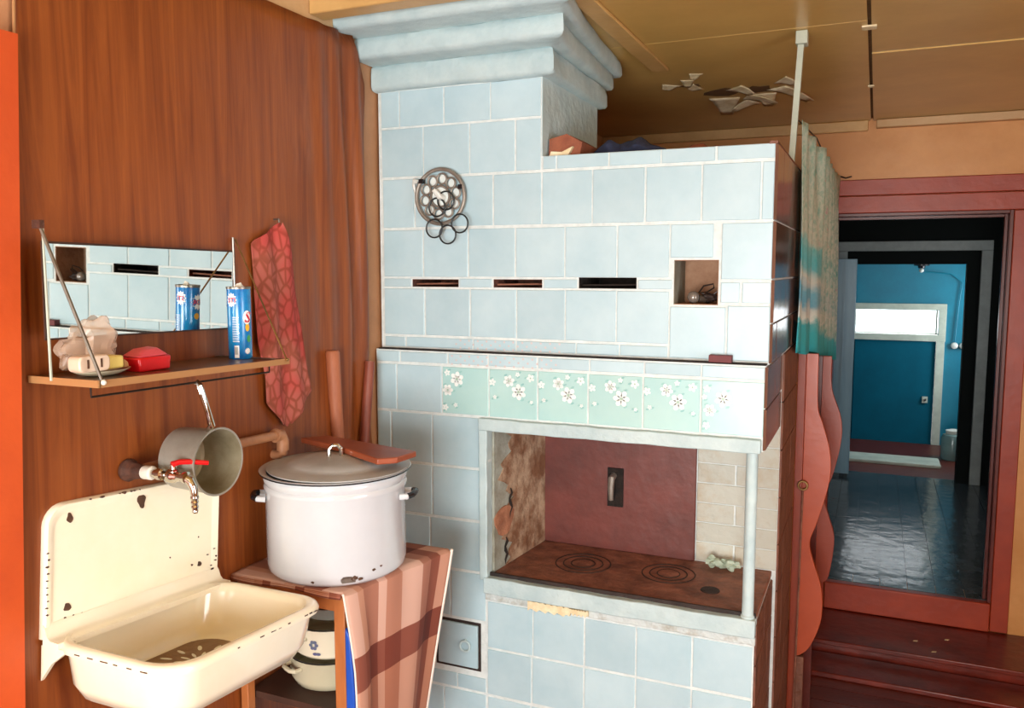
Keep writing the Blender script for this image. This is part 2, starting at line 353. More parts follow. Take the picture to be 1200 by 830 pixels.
# walls behind and right of the camera, with real window openings
def wall_with_hole(name, plane, a0, a1, t0, t1, h, material):
    m_ = MB(); (b0, b1, z0, z1) = h
    def bx(p0, p1, q0, q1):
        if plane == 'y': m_.box(p0, p1, t0, t1, q0, q1)
        else: m_.box(t0, t1, p0, p1, q0, q1)
    bx(a0, b0, FZ - .1, CZ + .05); bx(b1, a1, FZ - .1, CZ + .05); bx(b0, b1, FZ - .1, z0); bx(b0, b1, z1, CZ + .05)
    return tag(m_.build(name, material, smooth=False), kind='structure')
wall_with_hole('wall_front', 'y', -.1, 3.6, -1.7, -1.55, (.6, 2.1, .45, 2.05), 'wall_cream')
wall_with_hole('wall_right', 'x', -1.6, DW, 3.4, 3.5, (.2, 1.3, .8, 2.05), 'wall_ochre')
wd = B(.55, 2.15, -1.6, -1.54, .41, .45).box(.55, 2.15, -1.6, -1.54, 2.05, 2.1).box(.55, .6, -1.6, -1.54, .45, 2.05).box(2.1, 2.15, -1.6, -1.54, .45, 2.05).box(1.33, 1.37, -1.6, -1.56, .45, 2.05).build('window_1', 'white_trim', smooth=False); wd['kind'] = 'structure'
wd = B(3.38, 3.44, .15, 1.35, .76, .8).box(3.38, 3.44, .15, 1.35, 2.05, 2.1).box(3.38, 3.44, .15, .2, .8, 2.05).box(3.38, 3.44, 1.3, 1.35, .8, 2.05).box(3.4, 3.43, .73, .77, .8, 2.05).build('window_2', 'white_trim', smooth=False); wd['kind'] = 'structure'

# far wall with the doorway
m_ = MB(); m_.box(-.1, 1.32, DW, DW + .15, FZ - .12, CZ + .05).box(2.15, 3.5, DW, DW + .15, FZ - .12, CZ + .05).box(1.32, 2.15, DW, DW + .15, 2.045, CZ + .05).box(1.32, 2.15, DW, DW + .15, FZ - .12, -.005)
tag(m_.build('wall_back', 'wall_ochre', smooth=False), kind='structure')
df = thing('door_1', (1.32, DW, 0), kind='structure')
B(1.19, 2.235, DW - .03, DW, 2.045, 2.135).build('lintel_board', 'frame_red', df, bevel=.004)
B(1.19, 2.235, DW - .024, DW, 2.138, 2.222).build('lintel_board', 'frame_red', df, bevel=.004)
B(2.152, 2.235, DW - .03, DW, -.15, 2.043).build('side_board', 'frame_red', df, bevel=.004)
B(1.24, 1.33, DW - .03, DW, -.15, 2.043).build('side_board', 'frame_red', df, bevel=.004)
B(1.332, 2.15, DW - .034, DW + .02, -.155, -.002).build('threshold', 'frame_red', df, bevel=.006)
B(2.135, 2.152, DW - .02, DW + .15, 0, 2.045).box(1.318, 1.33, DW - .02, DW + .15, 0, 2.045).box(1.33, 2.135, DW - .02, DW + .15, 2.028, 2.045).build('reveal', 'frame_dark_red', df, bevel=.002)
B(2.118, 2.134, DW + .03, DW + .06, 0, 2.028).box(1.33, 2.118, DW + .03, DW + .045, 2.012, 2.027).build('stop_bead', 'frame_dark_red', df, bevel=.002)
st = thing('entry_step', (2.4, 4.6, FZ), 'dark red painted wooden step below the doorway threshold', 'step')
B(1.27, 3.4, 4.44, DW - .005, -.185, -.158).build('tread', 'step_red', st, bevel=.005)
B(1.27, 3.4, 4.46, DW - .01, FZ, -.186).build('riser', 'step_red', st, bevel=.003)
B(1.27, 3.4, 4.20, 4.438, FZ, -.222).build('lower_board', 'step_red', st, bevel=.006)
for (x, y_) in [(1.78, 4.6), (1.86, 4.5), (1.93, 4.68)]:
    MB().prism([(x, y_), (x + .02, y_ + .004), (x + .024, y_ + .016), (x + .006, y_ + .012)], -.158, -.156, 'z').build('paint_chip', 'flake', st)

# dark hall beyond
W2 = 7.6
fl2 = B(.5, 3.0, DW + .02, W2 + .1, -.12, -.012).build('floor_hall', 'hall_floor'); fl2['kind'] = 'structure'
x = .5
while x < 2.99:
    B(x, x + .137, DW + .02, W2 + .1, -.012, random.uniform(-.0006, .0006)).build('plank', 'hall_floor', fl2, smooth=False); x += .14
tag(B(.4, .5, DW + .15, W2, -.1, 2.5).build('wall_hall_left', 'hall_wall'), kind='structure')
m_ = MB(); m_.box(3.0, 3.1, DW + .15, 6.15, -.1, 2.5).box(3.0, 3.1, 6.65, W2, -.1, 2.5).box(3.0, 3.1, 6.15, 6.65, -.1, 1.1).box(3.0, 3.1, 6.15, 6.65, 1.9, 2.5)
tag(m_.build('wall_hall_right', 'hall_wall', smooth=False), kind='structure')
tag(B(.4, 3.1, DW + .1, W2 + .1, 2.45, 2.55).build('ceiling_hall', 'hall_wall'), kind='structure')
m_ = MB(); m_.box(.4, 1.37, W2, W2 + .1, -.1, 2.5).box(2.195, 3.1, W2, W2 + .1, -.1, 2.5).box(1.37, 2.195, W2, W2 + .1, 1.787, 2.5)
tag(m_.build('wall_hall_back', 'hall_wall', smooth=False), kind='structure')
d2 = thing('door_2', (1.37, W2, 0), kind='structure')
for a in [(1.225, 2.37, 1.895, 1.975), (2.29, 2.37, 0, 1.895), (1.225, 1.305, 0, 1.895)]:
    B(a[0], a[1], W2 - .03, W2, a[2], a[3]).build('casing', 'hall_trim', d2, bevel=.004)
dl = B(1.04, 1.385, W2 - .16, W2 - .12, .03, 1.83)
dl = dl.build('door_leaf', 'leaf_bluegrey', d2, bevel=.003)
for a in ((1.18, 1.19), (1.29, 1.30)): B(a[0], a[1], W2 - .168, W2 - .16, .04, 1.82).build('groove_bead', 'leaf_bluegrey', dl)
# blue room
BW = 9.2
tag(B(.8, 3.0, W2 + .1, BW + .1, -.12, 0).build('floor_blue_room', 'floor_red'), kind='structure')
tag(B(.8, 3.0, W2 + .1, BW + .1, 1.80, 1.9).build('ceiling_blue_room', 'white_trim'), kind='structure')
tag(B(.7, .8, W2 + .1, BW, -.1, 1.9).build('wall_blue_room_left', 'blue_wall'), kind='structure')
m_ = MB(); m_.box(2.9, 3.0, W2 + .1, 8.1, 0, 1.8).box(2.9, 3.0, 8.9, BW, 0, 1.8).box(2.9, 3.0, 8.1, 8.9, 0, .9).box(2.9, 3.0, 8.1, 8.9, 1.7, 1.8)
tag(m_.build('wall_blue_room_right', 'blue_wall', smooth=False), kind='structure')
m_ = MB(); m_.box(.8, 1.36, BW, BW + .1, 0, 1.8).box(2.115, 2.9, BW, BW + .1, 0, 1.8).box(1.36, 2.115, BW, BW + .1, 1.34, 1.8)
tag(m_.build('wall_blue_room_back', 'blue_wall', smooth=False), kind='structure')
wn = thing('window_3', (1.7, BW, 1.04), kind='structure')
B(1.30, 2.18, BW - .03, BW, 1.345, 1.405).box(1.30, 2.18, BW - .03, BW, 1.035, 1.10).box(2.115, 2.18, BW - .03, BW, 1.10, 1.345).box(1.30, 1.36, BW - .03, BW, 1.1, 1.345).build('window_frame', 'white_trim', wn, bevel=.003)
B(1.36, 2.115, BW + .04, BW + .046, 1.1, 1.345).build('pane', 'pane', wn)
B(2.09, 2.105, BW + .02, BW + .05, 1.1, 1.345).box(1.36, 2.115, BW + .02, BW + .05, 1.1, 1.112).build('sash', 'white_trim', wn)
d3 = thing('door_3', (1.7, BW, 0), kind='structure')
B(2.10, 2.175, BW - .025, BW, 0, 1.034).build('casing', 'white_trim', d3, bevel=.003)
B(1.30, 2.10, BW + .0, BW + .04, 0, 1.033).build('door_leaf', 'blue_door', d3)
B(2.0, 2.05, BW - .02, BW, .42, .48).build('lock_plate', 'white_trim', d3)
MB().lathe([(.012, 0), (.014, -.01), (.001, -.012)], (2.025, BW - .02, .45), 12, 'y').build('knob', 'black_rim', d3)
B(1.2, 2.12, 8.08, 8.4, 0, .03).build('trim_5', 'white_trim', bevel=.008)['kind'] = 'structure'
cn = thing('glass_jar', (2.24, 8.55, 0), 'pale glass jar on the floor of the blue room by its right wall', 'jar')
MB().lathe([(.09, 0), (.1, .02), (.1, .19), (.085, .23), (.06, .24)], (2.24, 8.55, 0), 24).build('body', 'canister', cn)
MB().lathe([(.062, .24), (.064, .27), (.03, .28)], (2.24, 8.55, 0), 20).build('lid', 'white_plastic', cn)
for k, (x, lab) in enumerate(((2.26, 'white porcelain wire insulator on the blue wall, the one nearer the window'), (2.335, 'white porcelain wire insulator on the blue wall, the one farther from the window'))):
    o = MB().lathe([(.03, 0), (.034, -.015), (.03, -.035), (.012, -.045), (.001, -.046)], (x, BW, 1.0), 18, 'y').build('wire_insulator', 'knob_white', org=(0, 0, 0)); tag(o, lab, 'insulator', 'wire insulators on the blue wall')
o = MB().tube([(2.26, BW - .02, 1.03), (2.28, BW - .02, 1.4), (2.3, BW - .02, 1.62), (2.2, BW - .02, 1.70), (1.97, BW - .03, 1.72)], .006, 6).build('wall_cable', 'blue_wall'); tag(o, 'thin cable painted blue running up the blue wall to the ceiling lamp', 'cable')
lp = thing('ceiling_lamp', (1.93, 9.0, 1.8), 'small black lamp holder under the ceiling of the blue room', 'lamp')
MB().lathe([(.07, 1.8), (.07, 1.78), (.035, 1.775), (.03, 1.755)], (1.93, 9.0, 0), 18).build('holder', 'black_rim', lp)
MB().sphere((1.93, 9.0, 1.735), .022).build('bulb', 'knob_white', lp)
B(2.74, 2.82, W2 - .03, W2, 1.0, 1.1).build('trim_6', 'hall_trim')['kind'] = 'structure'

# ------------------------------------------------------------------ the stove
S = thing('masonry_stove', (.63, 2.8, FZ), 'large pale blue tiled masonry stove with cooking recess and chimney', 'stove')
F0 = 2.4025; L0 = 2.372
c = MB()
def bands(m_, x0, x1, y0, y1, z0, z1, holes):
    zs = sorted({z0, z1} | {h[2] for h in holes} | {h[3] for h in holes})
    for a, b_ in zip(zs, zs[1:]):
        xs = [x0]; 
        for h in sorted(holes):
            if h[2] <= a and h[3] >= b_: xs += [h[0], h[1]]
        xs.append(x1)
        for i in range(0, len(xs), 2): m_.box(xs[i], xs[i + 1], y0, y1, a, b_)
slots = [(.127, .298, 1.691, 1.716), (.422, .587, 1.691, 1.717), (.706, .885, 1.691, 1.724)]
niche = (.995, 1.122, 1.647, 1.775)
bands(c, .006, 1.268, F0, 2.62, 1.484, 2.09, slots + [niche])
c.box(.006, 1.268, 2.62, 3.27, 1.484, 2.09)
c.box(.006, .583, F0, 2.94, 2.09, 2.34)
c.build('core', 'grout', S, smooth=False)
c = MB(); c.box(.003, .415, L0, 2.77, FZ, 1.484).box(.415, 1.262, L0, 2.77, 1.242, 1.484).box(.415, 1.253, L0, 2.77, FZ, .745)
c.box(.003, 1.268, 2.77, 3.27, FZ, 1.484)
c.build('lower_core', 'grout', S, smooth=False)
# cornice, three hand-plastered steps round the chimney, rough edges
def wob(a, k): return .0022 * sin(a * 9 + k) + .0012 * sin(a * 23 + 2 * k)
def tier(x1, xb, yf, yb, z0, z1, k):
    per = []
    n = 26
    for i in range(n + 1): per.append((.0 + x1 * i / n, yf))
    for i in range(1, n): t_ = i / n; per.append((x1 - (x1 - xb) * t_ ** .55, yf + (yb - yf) * t_))
    for i in range(n + 1): per.append((xb - xb * i / n, yb))
    N_ = len(per); prof = [(-.022, 0), (-.006, .004), (0, .014), (0, (z1 - z0) * .6), (-.003, (z1 - z0) - .01), (-.018, z1 - z0)]
    vs = []; fs = []
    cx, cy = x1 / 2, (yf + yb) / 2
    for (d, h) in prof:
        for i, p in enumerate(per):
            nx = 1 if p[0] >= xb - 1e-6 and i >= n else 0; ny = -1 if p[1] <= yf + 1e-6 else (1 if p[1] >= yb - 1e-6 else 0)
            q = d + wob(p[0] + p[1], k + h * 20)
            vs.append((p[0] + nx * q, p[1] + ny * q, z0 + h + .6 * wob(p[0] * 1.3 + p[1], k + 3)))
    for a in range(len(prof) - 1):
        for i in range(N_ - 1): fs.append((a * N_ + i, a * N_ + i + 1, (a + 1) * N_ + i + 1, (a + 1) * N_ + i))
    fs.append(tuple(range(N_ - 1, -1, -1))); fs.append(tuple((len(prof) - 1) * N_ + i for i in range(N_)))
    MB().add(vs, fs).build('cornice_step', 'plaster_blue', S, angle=50)
tier(.632, .605, 2.37, 2.985, 2.325, 2.408, 0); tier(.70, .61, 2.275, 3.06, 2.402, 2.472, 2); tier(.765, .615, 2.165, 3.14, 2.466, CZ + .004, 5)
# chimney right face plaster
B(.5835, .5865, F0, 2.94, 2.09, 2.33).build('plaster_face', 'plaster_blue', S, smooth=False)

def tile(x0, x1, z0, z1, yf, material='tile_blue', g=.0028, depth=.012):
    j_ = lambda: random.uniform(-.0006, .0006)
    o = MB().cbox(x0 + g + j_(), x1 - g + j_(), yf + random.uniform(-.0008, .0008), yf + depth, z0 + g + j_(), z1 - g + j_(), .0016).build('tile', material, S, smooth=False)
    return o
def row(z0, z1, xs, yf, material='tile_blue'):
    return [tile(a, b_, z0, z1, yf, material) for a, b_ in zip(xs, xs[1:])]
UF = 2.3995
row(2.208, 2.325, [.016, .087, .25, .413, .583], UF)
row(2.048, 2.206, [.016, .174, .34, .497, .583], UF)
row(2.048, 2.092, [.587, .632, .796, .952, 1.108, 1.268], UF)
row(1.883, 2.044, [.018, .14, .26, .422, .585, .746, .907, 1.07, 1.232, 1.268], UF)
row(1.722, 1.879, [.018, .17, .334, .497, .661, .825, .982], UF)
tile(.982, 1.108, 1.779, 1.879, UF); tile(1.127, 1.268, 1.718, 1.879, UF)
for a in [(.018, .124), (.301, .418), (.591, .702), (.889, .991)]: tile(a[0], a[1], 1.690, 1.719, UF, g=.0015)
row(1.53, 1.687, [.018, .174, .34, .501, .663, .825, .984], UF)
tile(.984, 1.147, 1.49, 1.643, UF); tile(1.147, 1.268, 1.49, 1.648, UF); tile(1.127, 1.184, 1.652, 1.714, UF); tile(1.186, 1.268, 1.652, 1.714, UF)
row(1.49, 1.527, [.018, .10, .35, .50, .70, .836, .982], UF)
LF = 2.369
row(1.442, 1.481, [.004, .096, .274, .417, .585, .753, .921, 1.086, 1.262], LF)
fx = [.004, .081, .252, .42, .586, .749, .917, 1.086, 1.262]
plain = row(1.281, 1.438, fx[:3], LF)
def flower(m_, cx, cz, R, petals=6, rot=0, y_=0):
    for k in range(petals):
        a = rot + 2 * pi * k / petals; px, pz = cx + R * .58 * cos(a), cz + R * .58 * sin(a)
        m_.add([(px + (.46 * R * cos(t)) * cos(a) - (.34 * R * sin(t)) * sin(a), y_, pz + (.46 * R * cos(t)) * sin(a) + (.34 * R * sin(t)) * cos(a)) for t in [2 * pi * i / 8 for i in range(8)]], [tuple(range(8))])
for i in range(2, 8):
    x0, x1 = fx[i], fx[i + 1]; w_ = x1 - x0; t = tile(x0, x1, 1.281, 1.438, LF, 'flower_tile')
    z = lambda v: 1.281 + .157 * v
    yy = LF - .0016
    if 2 < i < 7: fls = [(.62, .55, .025), (.42, .76, .019), (.86, .84, .013), (.08, .72, .012), (.88, .36, .006), (.13, .42, .007), (.6, .9, .008)]
    elif i == 2: fls = [(.33, .74, .024), (.13, .5, .019), (.12, .86, .011), (.08, .14, .011), (.3, .2, .008)]
    else: fls = [(.36, .66, .024), (.15, .44, .018), (.1, .83, .011), (.1, .16, .011), (.06, .68, .008)]
    for q, (u, v, R) in enumerate(fls):
        pm = MB(); flower(pm, x0 + w_ * u, z(v), R, 6 if R > .015 else 5, q * .7 + i * .2, yy); pm.build('flower_print', 'petal', t, smooth=False)
        if R > .012: MB().add([(x0 + w_ * u + R * .2 * cos(t_), yy - .0004, z(v) + R * .2 * sin(t_)) for t_ in [2 * pi * k / 8 for k in range(8)]], [tuple(range(8))]).build('flower_centre_print', 'petal_core', t, smooth=False)
        for s_ in (-1, 1):
            a = s_ * 1.1 + q; lx, lz = x0 + w_ * u + R * 1.15 * cos(a), z(v) + R * 1.1 * sin(a)
            lx = min(max(lx, x0 + .01), x1 - .01); lz = min(max(lz, 1.29), 1.43)
            lm = MB(); lm.add([(lx + .006 * cos(t_), yy + .0003, lz + .004 * sin(t_ + .5)) for t_ in [2 * pi * k / 7 for k in range(7)]], [tuple(range(7))]); lm.build('leaf_print', 'leaf_print', t, smooth=False)
# faint dotted stencil above and on the ledge
dm = MB()
for i in range(24):
    for k in range(6):
        if (i + k) % 2: continue
        zz = [1.445, 1.458, 1.471, 1.495, 1.507, 1.519][k]; yy = LF - .0016 if k < 3 else UF - .0016; x = .29 + i * .0155
        dm.add([(x - .003, yy, zz - .003), (x + .003, yy, zz - .003), (x + .003, yy, zz + .003), (x - .003, yy, zz + .003)], [(0, 1, 2, 3)])
o = dm.build('dotted_print', 'dot_print', S, smooth=False, kind='stuff')
# dark crack along the ledge
B(.012, 1.262, LF + .001, F0, 1.4835, 1.487).build('ledge_gap', 'soot', S, smooth=False)
# lower left columns of tiles
row(1.11, 1.277, [.004, .058, .215, .386], LF); row(.936, 1.106, [.004, .045, .213, .386], LF)
row(.765, .932, [.004, .06, .203, .386], LF); row(.60, .761, [.004, .12, .278, .407], LF)
row(.43, .59, [.004, .09, .218], LF); row(.355, .408, [.004, .2, .30, .407], LF); row(.19, .351, [.004, .1, .25, .407], LF); row(.02, .186, [.004, .16, .32, .407], LF); row(-.15, .016, [.004, .1, .25, .407], LF)
for k, z1 in enumerate((.676, .515, .351, .186, .018)):
    row(z1 - .16, z1 - .002, [.411, .572 - .003 * k, .744, .909, 1.078, 1.252], LF)
# lip, jamb and sill bars of the opening
def bar(name, x0, x1, y0, y1, z0, z1, m_='plaster_blue', n=24):
    g = MB(); vs = []; fs = []
    long_x = (x1 - x0) > (z1 - z0)
    for i in range(n + 1):
        t = i / n; w1, w2 = .0008 * sin(i * .9) + .0006 * sin(i * 2.6), .0009 * sin(i * 1.3 + 1)
        if long_x: x = x0 + (x1 - x0) * t; ring = [(x, y0 + w1, z0 + w2), (x, y1, z0 + w2), (x, y1, z1 + w1), (x, y0 + w1, z1 + w1)]
        else: zz = z0 + (z1 - z0) * t; ring = [(x0 + w1, y0 + w2, zz), (x1 + w1, y0 + w2, zz), (x1 + w1, y1, zz), (x0 + w1, y1, zz)]
        vs += ring
    for i in range(n):
        for k in range(4): fs.append((i * 4 + k, i * 4 + (k + 1) % 4, i * 4 + 4 + (k + 1) % 4, i * 4 + 4 + k))
    fs += [(0, 1, 2, 3), tuple(n * 4 + k for k in range(4))]
    return g.add(vs, fs).build(name, m_, S, bevel=.003)
bar('lip_bar', .389, 1.256, 2.352, 2.42, 1.238, 1.277)
bar('jamb_bar', .389, .416, 2.358, 2.40, .745, 1.24)
bar('sill_bar', .405, 1.256, 2.352, 2.40, .704, .757)
bar('broken_plaster', .405, 1.256, 2.366, 2.39, .678, .702, 'plaster_rough', 60)
for q in [(.56, .70, .676, .703), (.70, .76, .684, .70)]:
    n = 14; pts = [(q[0] + (q[1] - q[0]) * k / n, q[3] + .003 * sin(k * 3)) for k in range(n + 1)] + [(q[1] - (q[1] - q[0]) * k / n, q[2] + .005 * sin(k * 2.1)) for k in range(n + 1)]
    MB().prism(pts, 2.355, 2.37).build('bare_plaster', 'flake', S)
# ash door
ad = B(.232, .378, 2.364, 2.376, .436, .582).build('ash_door', 'tile_blue', S, bevel=.002)
B(.222, .388, 2.371, 2.38, .426, .592).build('ash_door_frame', 'rust_dark', S)
MB().ring((.335, 2.358, .51), .018, .004, 'y', 16, 6).tube([(.335, 2.358, .525), (.335, 2.366, .53)], .005).build('pull_ring', 'plaster_blue', ad)
# slots: sooty linings and rods
for k, (x0, x1, z0, z1) in enumerate(slots):
    t = .0012; mm = 'soot' if k == 2 else 'brick_inside'; o = MB()
    o.box(x0, x1, F0 + .001, 2.62, z0, z0 + t).box(x0, x1, F0 + .001, 2.62, z1 - t, z1).box(x0, x0 + t, F0 + .001, 2.62, z0, z1).box(x1 - t, x1, F0 + .001, 2.62, z0, z1).box(x0, x1, 2.60, 2.62, z0, z1)
    ln = o.build('slot_lining', mm, S, smooth=False)
    MB().tube([(x0 + .006, 2.42, z0 + .009), (x1 - .006, 2.42, z0 + .012)], .003, 6).build('rod', 'soot' if k == 2 else 'rust', ln)
x0, x1, z0, z1 = niche; t = .002
nl = MB().box(x0, x1, F0 + .001, 2.60, z0, z0 + t).box(x0, x1, F0 + .001, 2.60, z1 - t, z1).box(x1 - t, x1, F0 + .001, 2.60, z0, z1).box(x0, x1, 2.55, 2.60, z0, z1).build('niche_lining', 'niche_plaster', S, smooth=False)
B(x0 - .001, x0 + t, F0 + .0005, 2.55, z0, z1).build('niche_cheek', 'niche_grey', S, smooth=False)
# cooking recess
MB().prism([(.4165, 2.40), (.424, 2.40), (.4605, 2.77), (.4165, 2.77)], .763, 1.242, 'z').build('cavity_plaster', 'peel_light', S, smooth=False)
pp = MB(); n = 30; pts = []
for k in range(n + 1): zz = .765 + (1.238 - .765) * k / n; pts.append((2.47 + .035 * sin(k * .55) + .02 * sin(k * 1.9), zz))
pts += [(2.769, 1.238), (2.769, .765)]
def slant(m_):
    m_.v = [(v[0] + .0365 * (v[1] - 2.40) / .37, v[1], v[2]) for v in m_.v]; return m_
slant(pp.prism(pts, .424, .4275, 'x')).build('peeled_clay', 'peel', S)
slant(MB().prism([(2.46 + .06 * cos(a) * (1 + .2 * sin(3 * a)), .92 + .05 * sin(a)) for a in [2 * pi * k / 14 for k in range(14)]], .4245, .4285, 'x')).build('bare_clay', 'orange_clay', S)
for (yy, zz, l) in [(2.50, 1.02, .10), (2.47, .86, .09)]:
    slant(MB().tube([(.4285, yy + .008 * sin(k * 2), zz - l * k / 6) for k in range(7)], [.002, .005, .003, .006, .004, .003, .001], 5)).build('crack', 'soot', S)
cook = B(.424, 1.255, 2.383, 2.77, .746, .763).build('cooktop', 'rust', S, bevel=.002)
B(.418, 1.255, 2.376, 2.384, .748, .769).build('cooktop_edge', 'rust_dark', S, bevel=.001)
for (bx_, by, rr_) in [(.665, 2.59, (.092, .066, .04)), (.95, 2.61, (.085, .06, .036))]:
    for r_ in rr_: MB().ring((bx_, by, .7635), r_, .0022, 'z', 36, 5).build('burner_ring', 'rust_dark', cook)
    MB().lathe([(.036, .764), (.03, .766), (.001, .766)], (bx_, by, 0), 24).build('burner_cap', 'rust', cook)
MB().lathe([(.03, .7632), (.028, .766), (.001, .7665)], (1.10, 2.52, 0), 20).build('vent_cap', 'rust_dark', cook)
od = B(.461, 1.004, 2.755, 2.77, .764, 1.20).build('oven_panel', 'oven_red', S, bevel=.003)
B(.70, .755, 2.744, 2.756, .925, 1.06).build('handle_plate', 'soot', od)
MB().tube([(.722, 2.75, 1.035), (.722, 2.72, 1.03), (.722, 2.712, 1.0), (.722, 2.716, .955)], [.012, .012, .011, .008], 8).build('handle', 'iron', od)
zz = .764; k = 0
while zz < 1.235:
    h_ = min(.068, 1.24 - zz); sp_ = [(1.006, 1.268)] if k % 2 else [(1.006, 1.13), (1.134, 1.268)]
    for a, b_ in sp_: MB().cbox(a + .001, b_ - .001, 2.7655 + random.uniform(0, .002), 2.775, zz + .0015, zz + h_ - .0015, .0025).build('brick', 'white_brick', S, smooth=False)
    zz += h_; k += 1
MB().lathe([(.0165, .757), (.0165, 1.237)], (1.232, 2.377, 0), 20).build('post', 'plaster_blue', S)
MB().lathe([(.02, .755), (.0195, .763), (.0165, .766)], (1.232, 2.377, 0), 20).build('post_foot', 'plaster_blue', S)
# the brown painted right side: tiles on the upper part
sx = 1.268
rowsz = [(1.883, 2.088), (1.722, 1.880), (1.60, 1.719), (1.487, 1.597)]
def stile(y0, y1, z0, z1, m_='side_tile', x=1.268):
    g = .002; j_ = random.uniform(-.0006, .0006)
    MB().add([(x + .006 + j_, y0 + g, z0 + g), (x + .006 + j_, y1 - g, z0 + g), (x + .006 + j_, y1 - g, z1 - g), (x + .006 + j_, y0 + g, z1 - g), (x - .002, y0, z0), (x - .002, y1, z0), (x - .002, y1, z1), (x - .002, y0, z1)],
             [(0, 1, 2, 3), (4, 5, 1, 0), (5, 6, 2, 1), (6, 7, 3, 2), (7, 4, 0, 3), (7, 6, 5, 4)]).build('side_tile', m_, S, smooth=False)
for r_, (z0, z1) in enumerate(rowsz):
    ys = [2.40] + [2.40 + (.10 if r_ % 2 else .16) + .16 * k for k in range(6)]; ys = [q for q in ys if q < 3.2] + [3.27]
    for a, b_ in zip(ys, ys[1:]): stile(a, b_, z0, z1)
for (z0, z1) in [(1.365, 1.48), (1.245, 1.362)]:
    for a, b_ in zip([2.37, 2.57, 2.77], [2.57, 2.77, 2.77]):
        if b_ > a: stile(a, b_, z0, z1, x=1.262)
for k in range(11):
    z0 = FZ + .005 + k * .157; z1 = min(z0 + .155, 1.482)
    for a, b_ in zip([2.77, 2.93, 3.09], [2.93, 3.09, 3.27]): stile(a, b_, z0, z1, 'side_rough')
for k in range(8):
    z0 = FZ + .005 + k * .123; z1 = z0 + .12
    ys = [2.376, 2.56, 2.768] if k % 2 else [2.376, 2.47, 2.66, 2.768]
    for a, b_ in zip(ys, ys[1:]): stile(a, b_, z0, min(z1, .742), 'side_rough', 1.253)
B(1.25, 1.272, 2.40, 3.27, 2.088, 2.096).build('top_edge', 'side_rough', S, smooth=False)

# ------------------------------------------------------------------ things on and in the stove
T = thing('wire_trivet', (.245, 2.38, 1.9), 'round ornamental grey metal trivet hung on the stove tiles above the slots', 'trivet')
C0 = (.245, 2.381, 1.979)
MB().ring(C0, .086, .0062, 'y', 44, 8).build('outer_ring', 'iron', T)
MB().ring(C0, .033, .004, 'y', 30, 7).build('inner_ring', 'iron', T)
for k in range(10):
    a = 2 * pi * k / 10 + .2; c1 = (C0[0] + .056 * cos(a), 2.381, C0[2] + .056 * sin(a))
    MB().ring(c1, .0165, .003, 'y', 18, 6).build('petal_loop', 'iron', T)
    MB().lathe([(.0145, 0), (.0145, .003)], (c1[0], 2.392, c1[2]), 14, 'y').build('petal_backing', 'petal', T)
MB().lathe([(.031, 2.386), (.03, 2.383)], (C0[0], 0, C0[2]), 22, 'y').build('centre_disc', 'petal', T)
MB().tube([(.255, 2.384, 1.975), (.25, 2.366, 1.978), (.236, 2.352, 1.999)], [.011, .010, .007], 10).build('porcelain_knob', 'knob_white', T)
B(.172, .186, 2.372, 2.39, 2.022, 2.036).box(.312, .326, 2.372, 2.39, 2.0, 2.014).build('clip', 'black_rim', T)
MB().tube([(.160, 2.388, 2.028), (.15, 2.384, 2.032), (.145, 2.388, 2.02), (.15, 2.39, 1.99), (.148, 2.392, 1.95)], [.008, .009, .006, .003, .002], 8).build('hook', 'knob_white', T)
for k, (x, z, lab) in enumerate([(.231, 1.878, 'dark metal ring hanging under the trivet, left of three'), (.279, 1.858, 'dark metal ring hanging under the trivet, middle and lowest of three'), (.322, 1.892, 'dark metal ring hanging under the trivet, right of three'),
                                 (.238, 1.945, 'dark metal ring hung over the lower left of the trivet'), (.27, 1.965, 'dark metal ring around the white knob of the trivet')]):
    o = MB().ring((x, 2.366 if k < 3 else 2.372, z), .029, .0028, 'y', 28, 6).build('metal_ring', 'iron_dark', org=(x, 2.37, z)); tag(o, lab, 'ring', 'curtain rings on the trivet')
o = B(1.105, 1.168, 2.372, 2.40, 1.487, 1.507).build('matchbox', 'match_red', org=(1.13, 2.386, 1.487), bevel=.001); tag(o, 'small dark red matchbox on the narrow ledge of the stove', 'matchbox')
bl = thing('light_bulb', (1.05, 2.43, 1.65), 'small dusty glass bulb lying in the square stove niche', 'bulb')
MB().sphere((1.045, 2.44, 1.668), .018).build('glass', 'glass_dark', bl)
MB().tube([(1.058, 2.45, 1.664), (1.08, 2.465, 1.66)], [.011, .009], 10).build('cap', 'steel', bl)
o = MB().tube([(1.055, 2.47, 1.68), (1.07, 2.46, 1.70), (1.098, 2.46, 1.706), (1.10, 2.46, 1.695), (1.08, 2.46, 1.682), (1.06, 2.47, 1.68), (1.09, 2.47, 1.67), (1.115, 2.47, 1.69)], .0025, 6).build('wire_loop', 'wire_dark', org=(1.08, 2.46, 1.66)); tag(o, 'bent black wire behind the bulb in the square niche', 'wire')
def crumple(c_, r, sc, seed, amp=.35, n=22, m=14):
    random.seed(seed); ph = [random.uniform(0, 6) for _ in range(6)]
    t = MB().sphere((0, 0, 0), r, n, m); out = []
    for v in t.v:
        d = 1 + amp * (sin(v[0] / r * 3.1 + ph[0]) * sin(v[1] / r * 4.3 + ph[1]) + .5 * sin(v[2] / r * 7 + ph[2]) * sin(v[0] / r * 6 + ph[3]) + .3 * sin(v[1] / r * 12 + ph[4]))
        out.append((c_[0] + v[0] * d * sc[0], c_[1] + v[1] * d * sc[1], c_[2] + v[2] * d * sc[2]))
    t.v = out; return t
def rest(t, z):
    lo = min(v[2] for v in t.v); t.v = [(v[0], v[1], v[2] - lo + z) for v in t.v]; return t
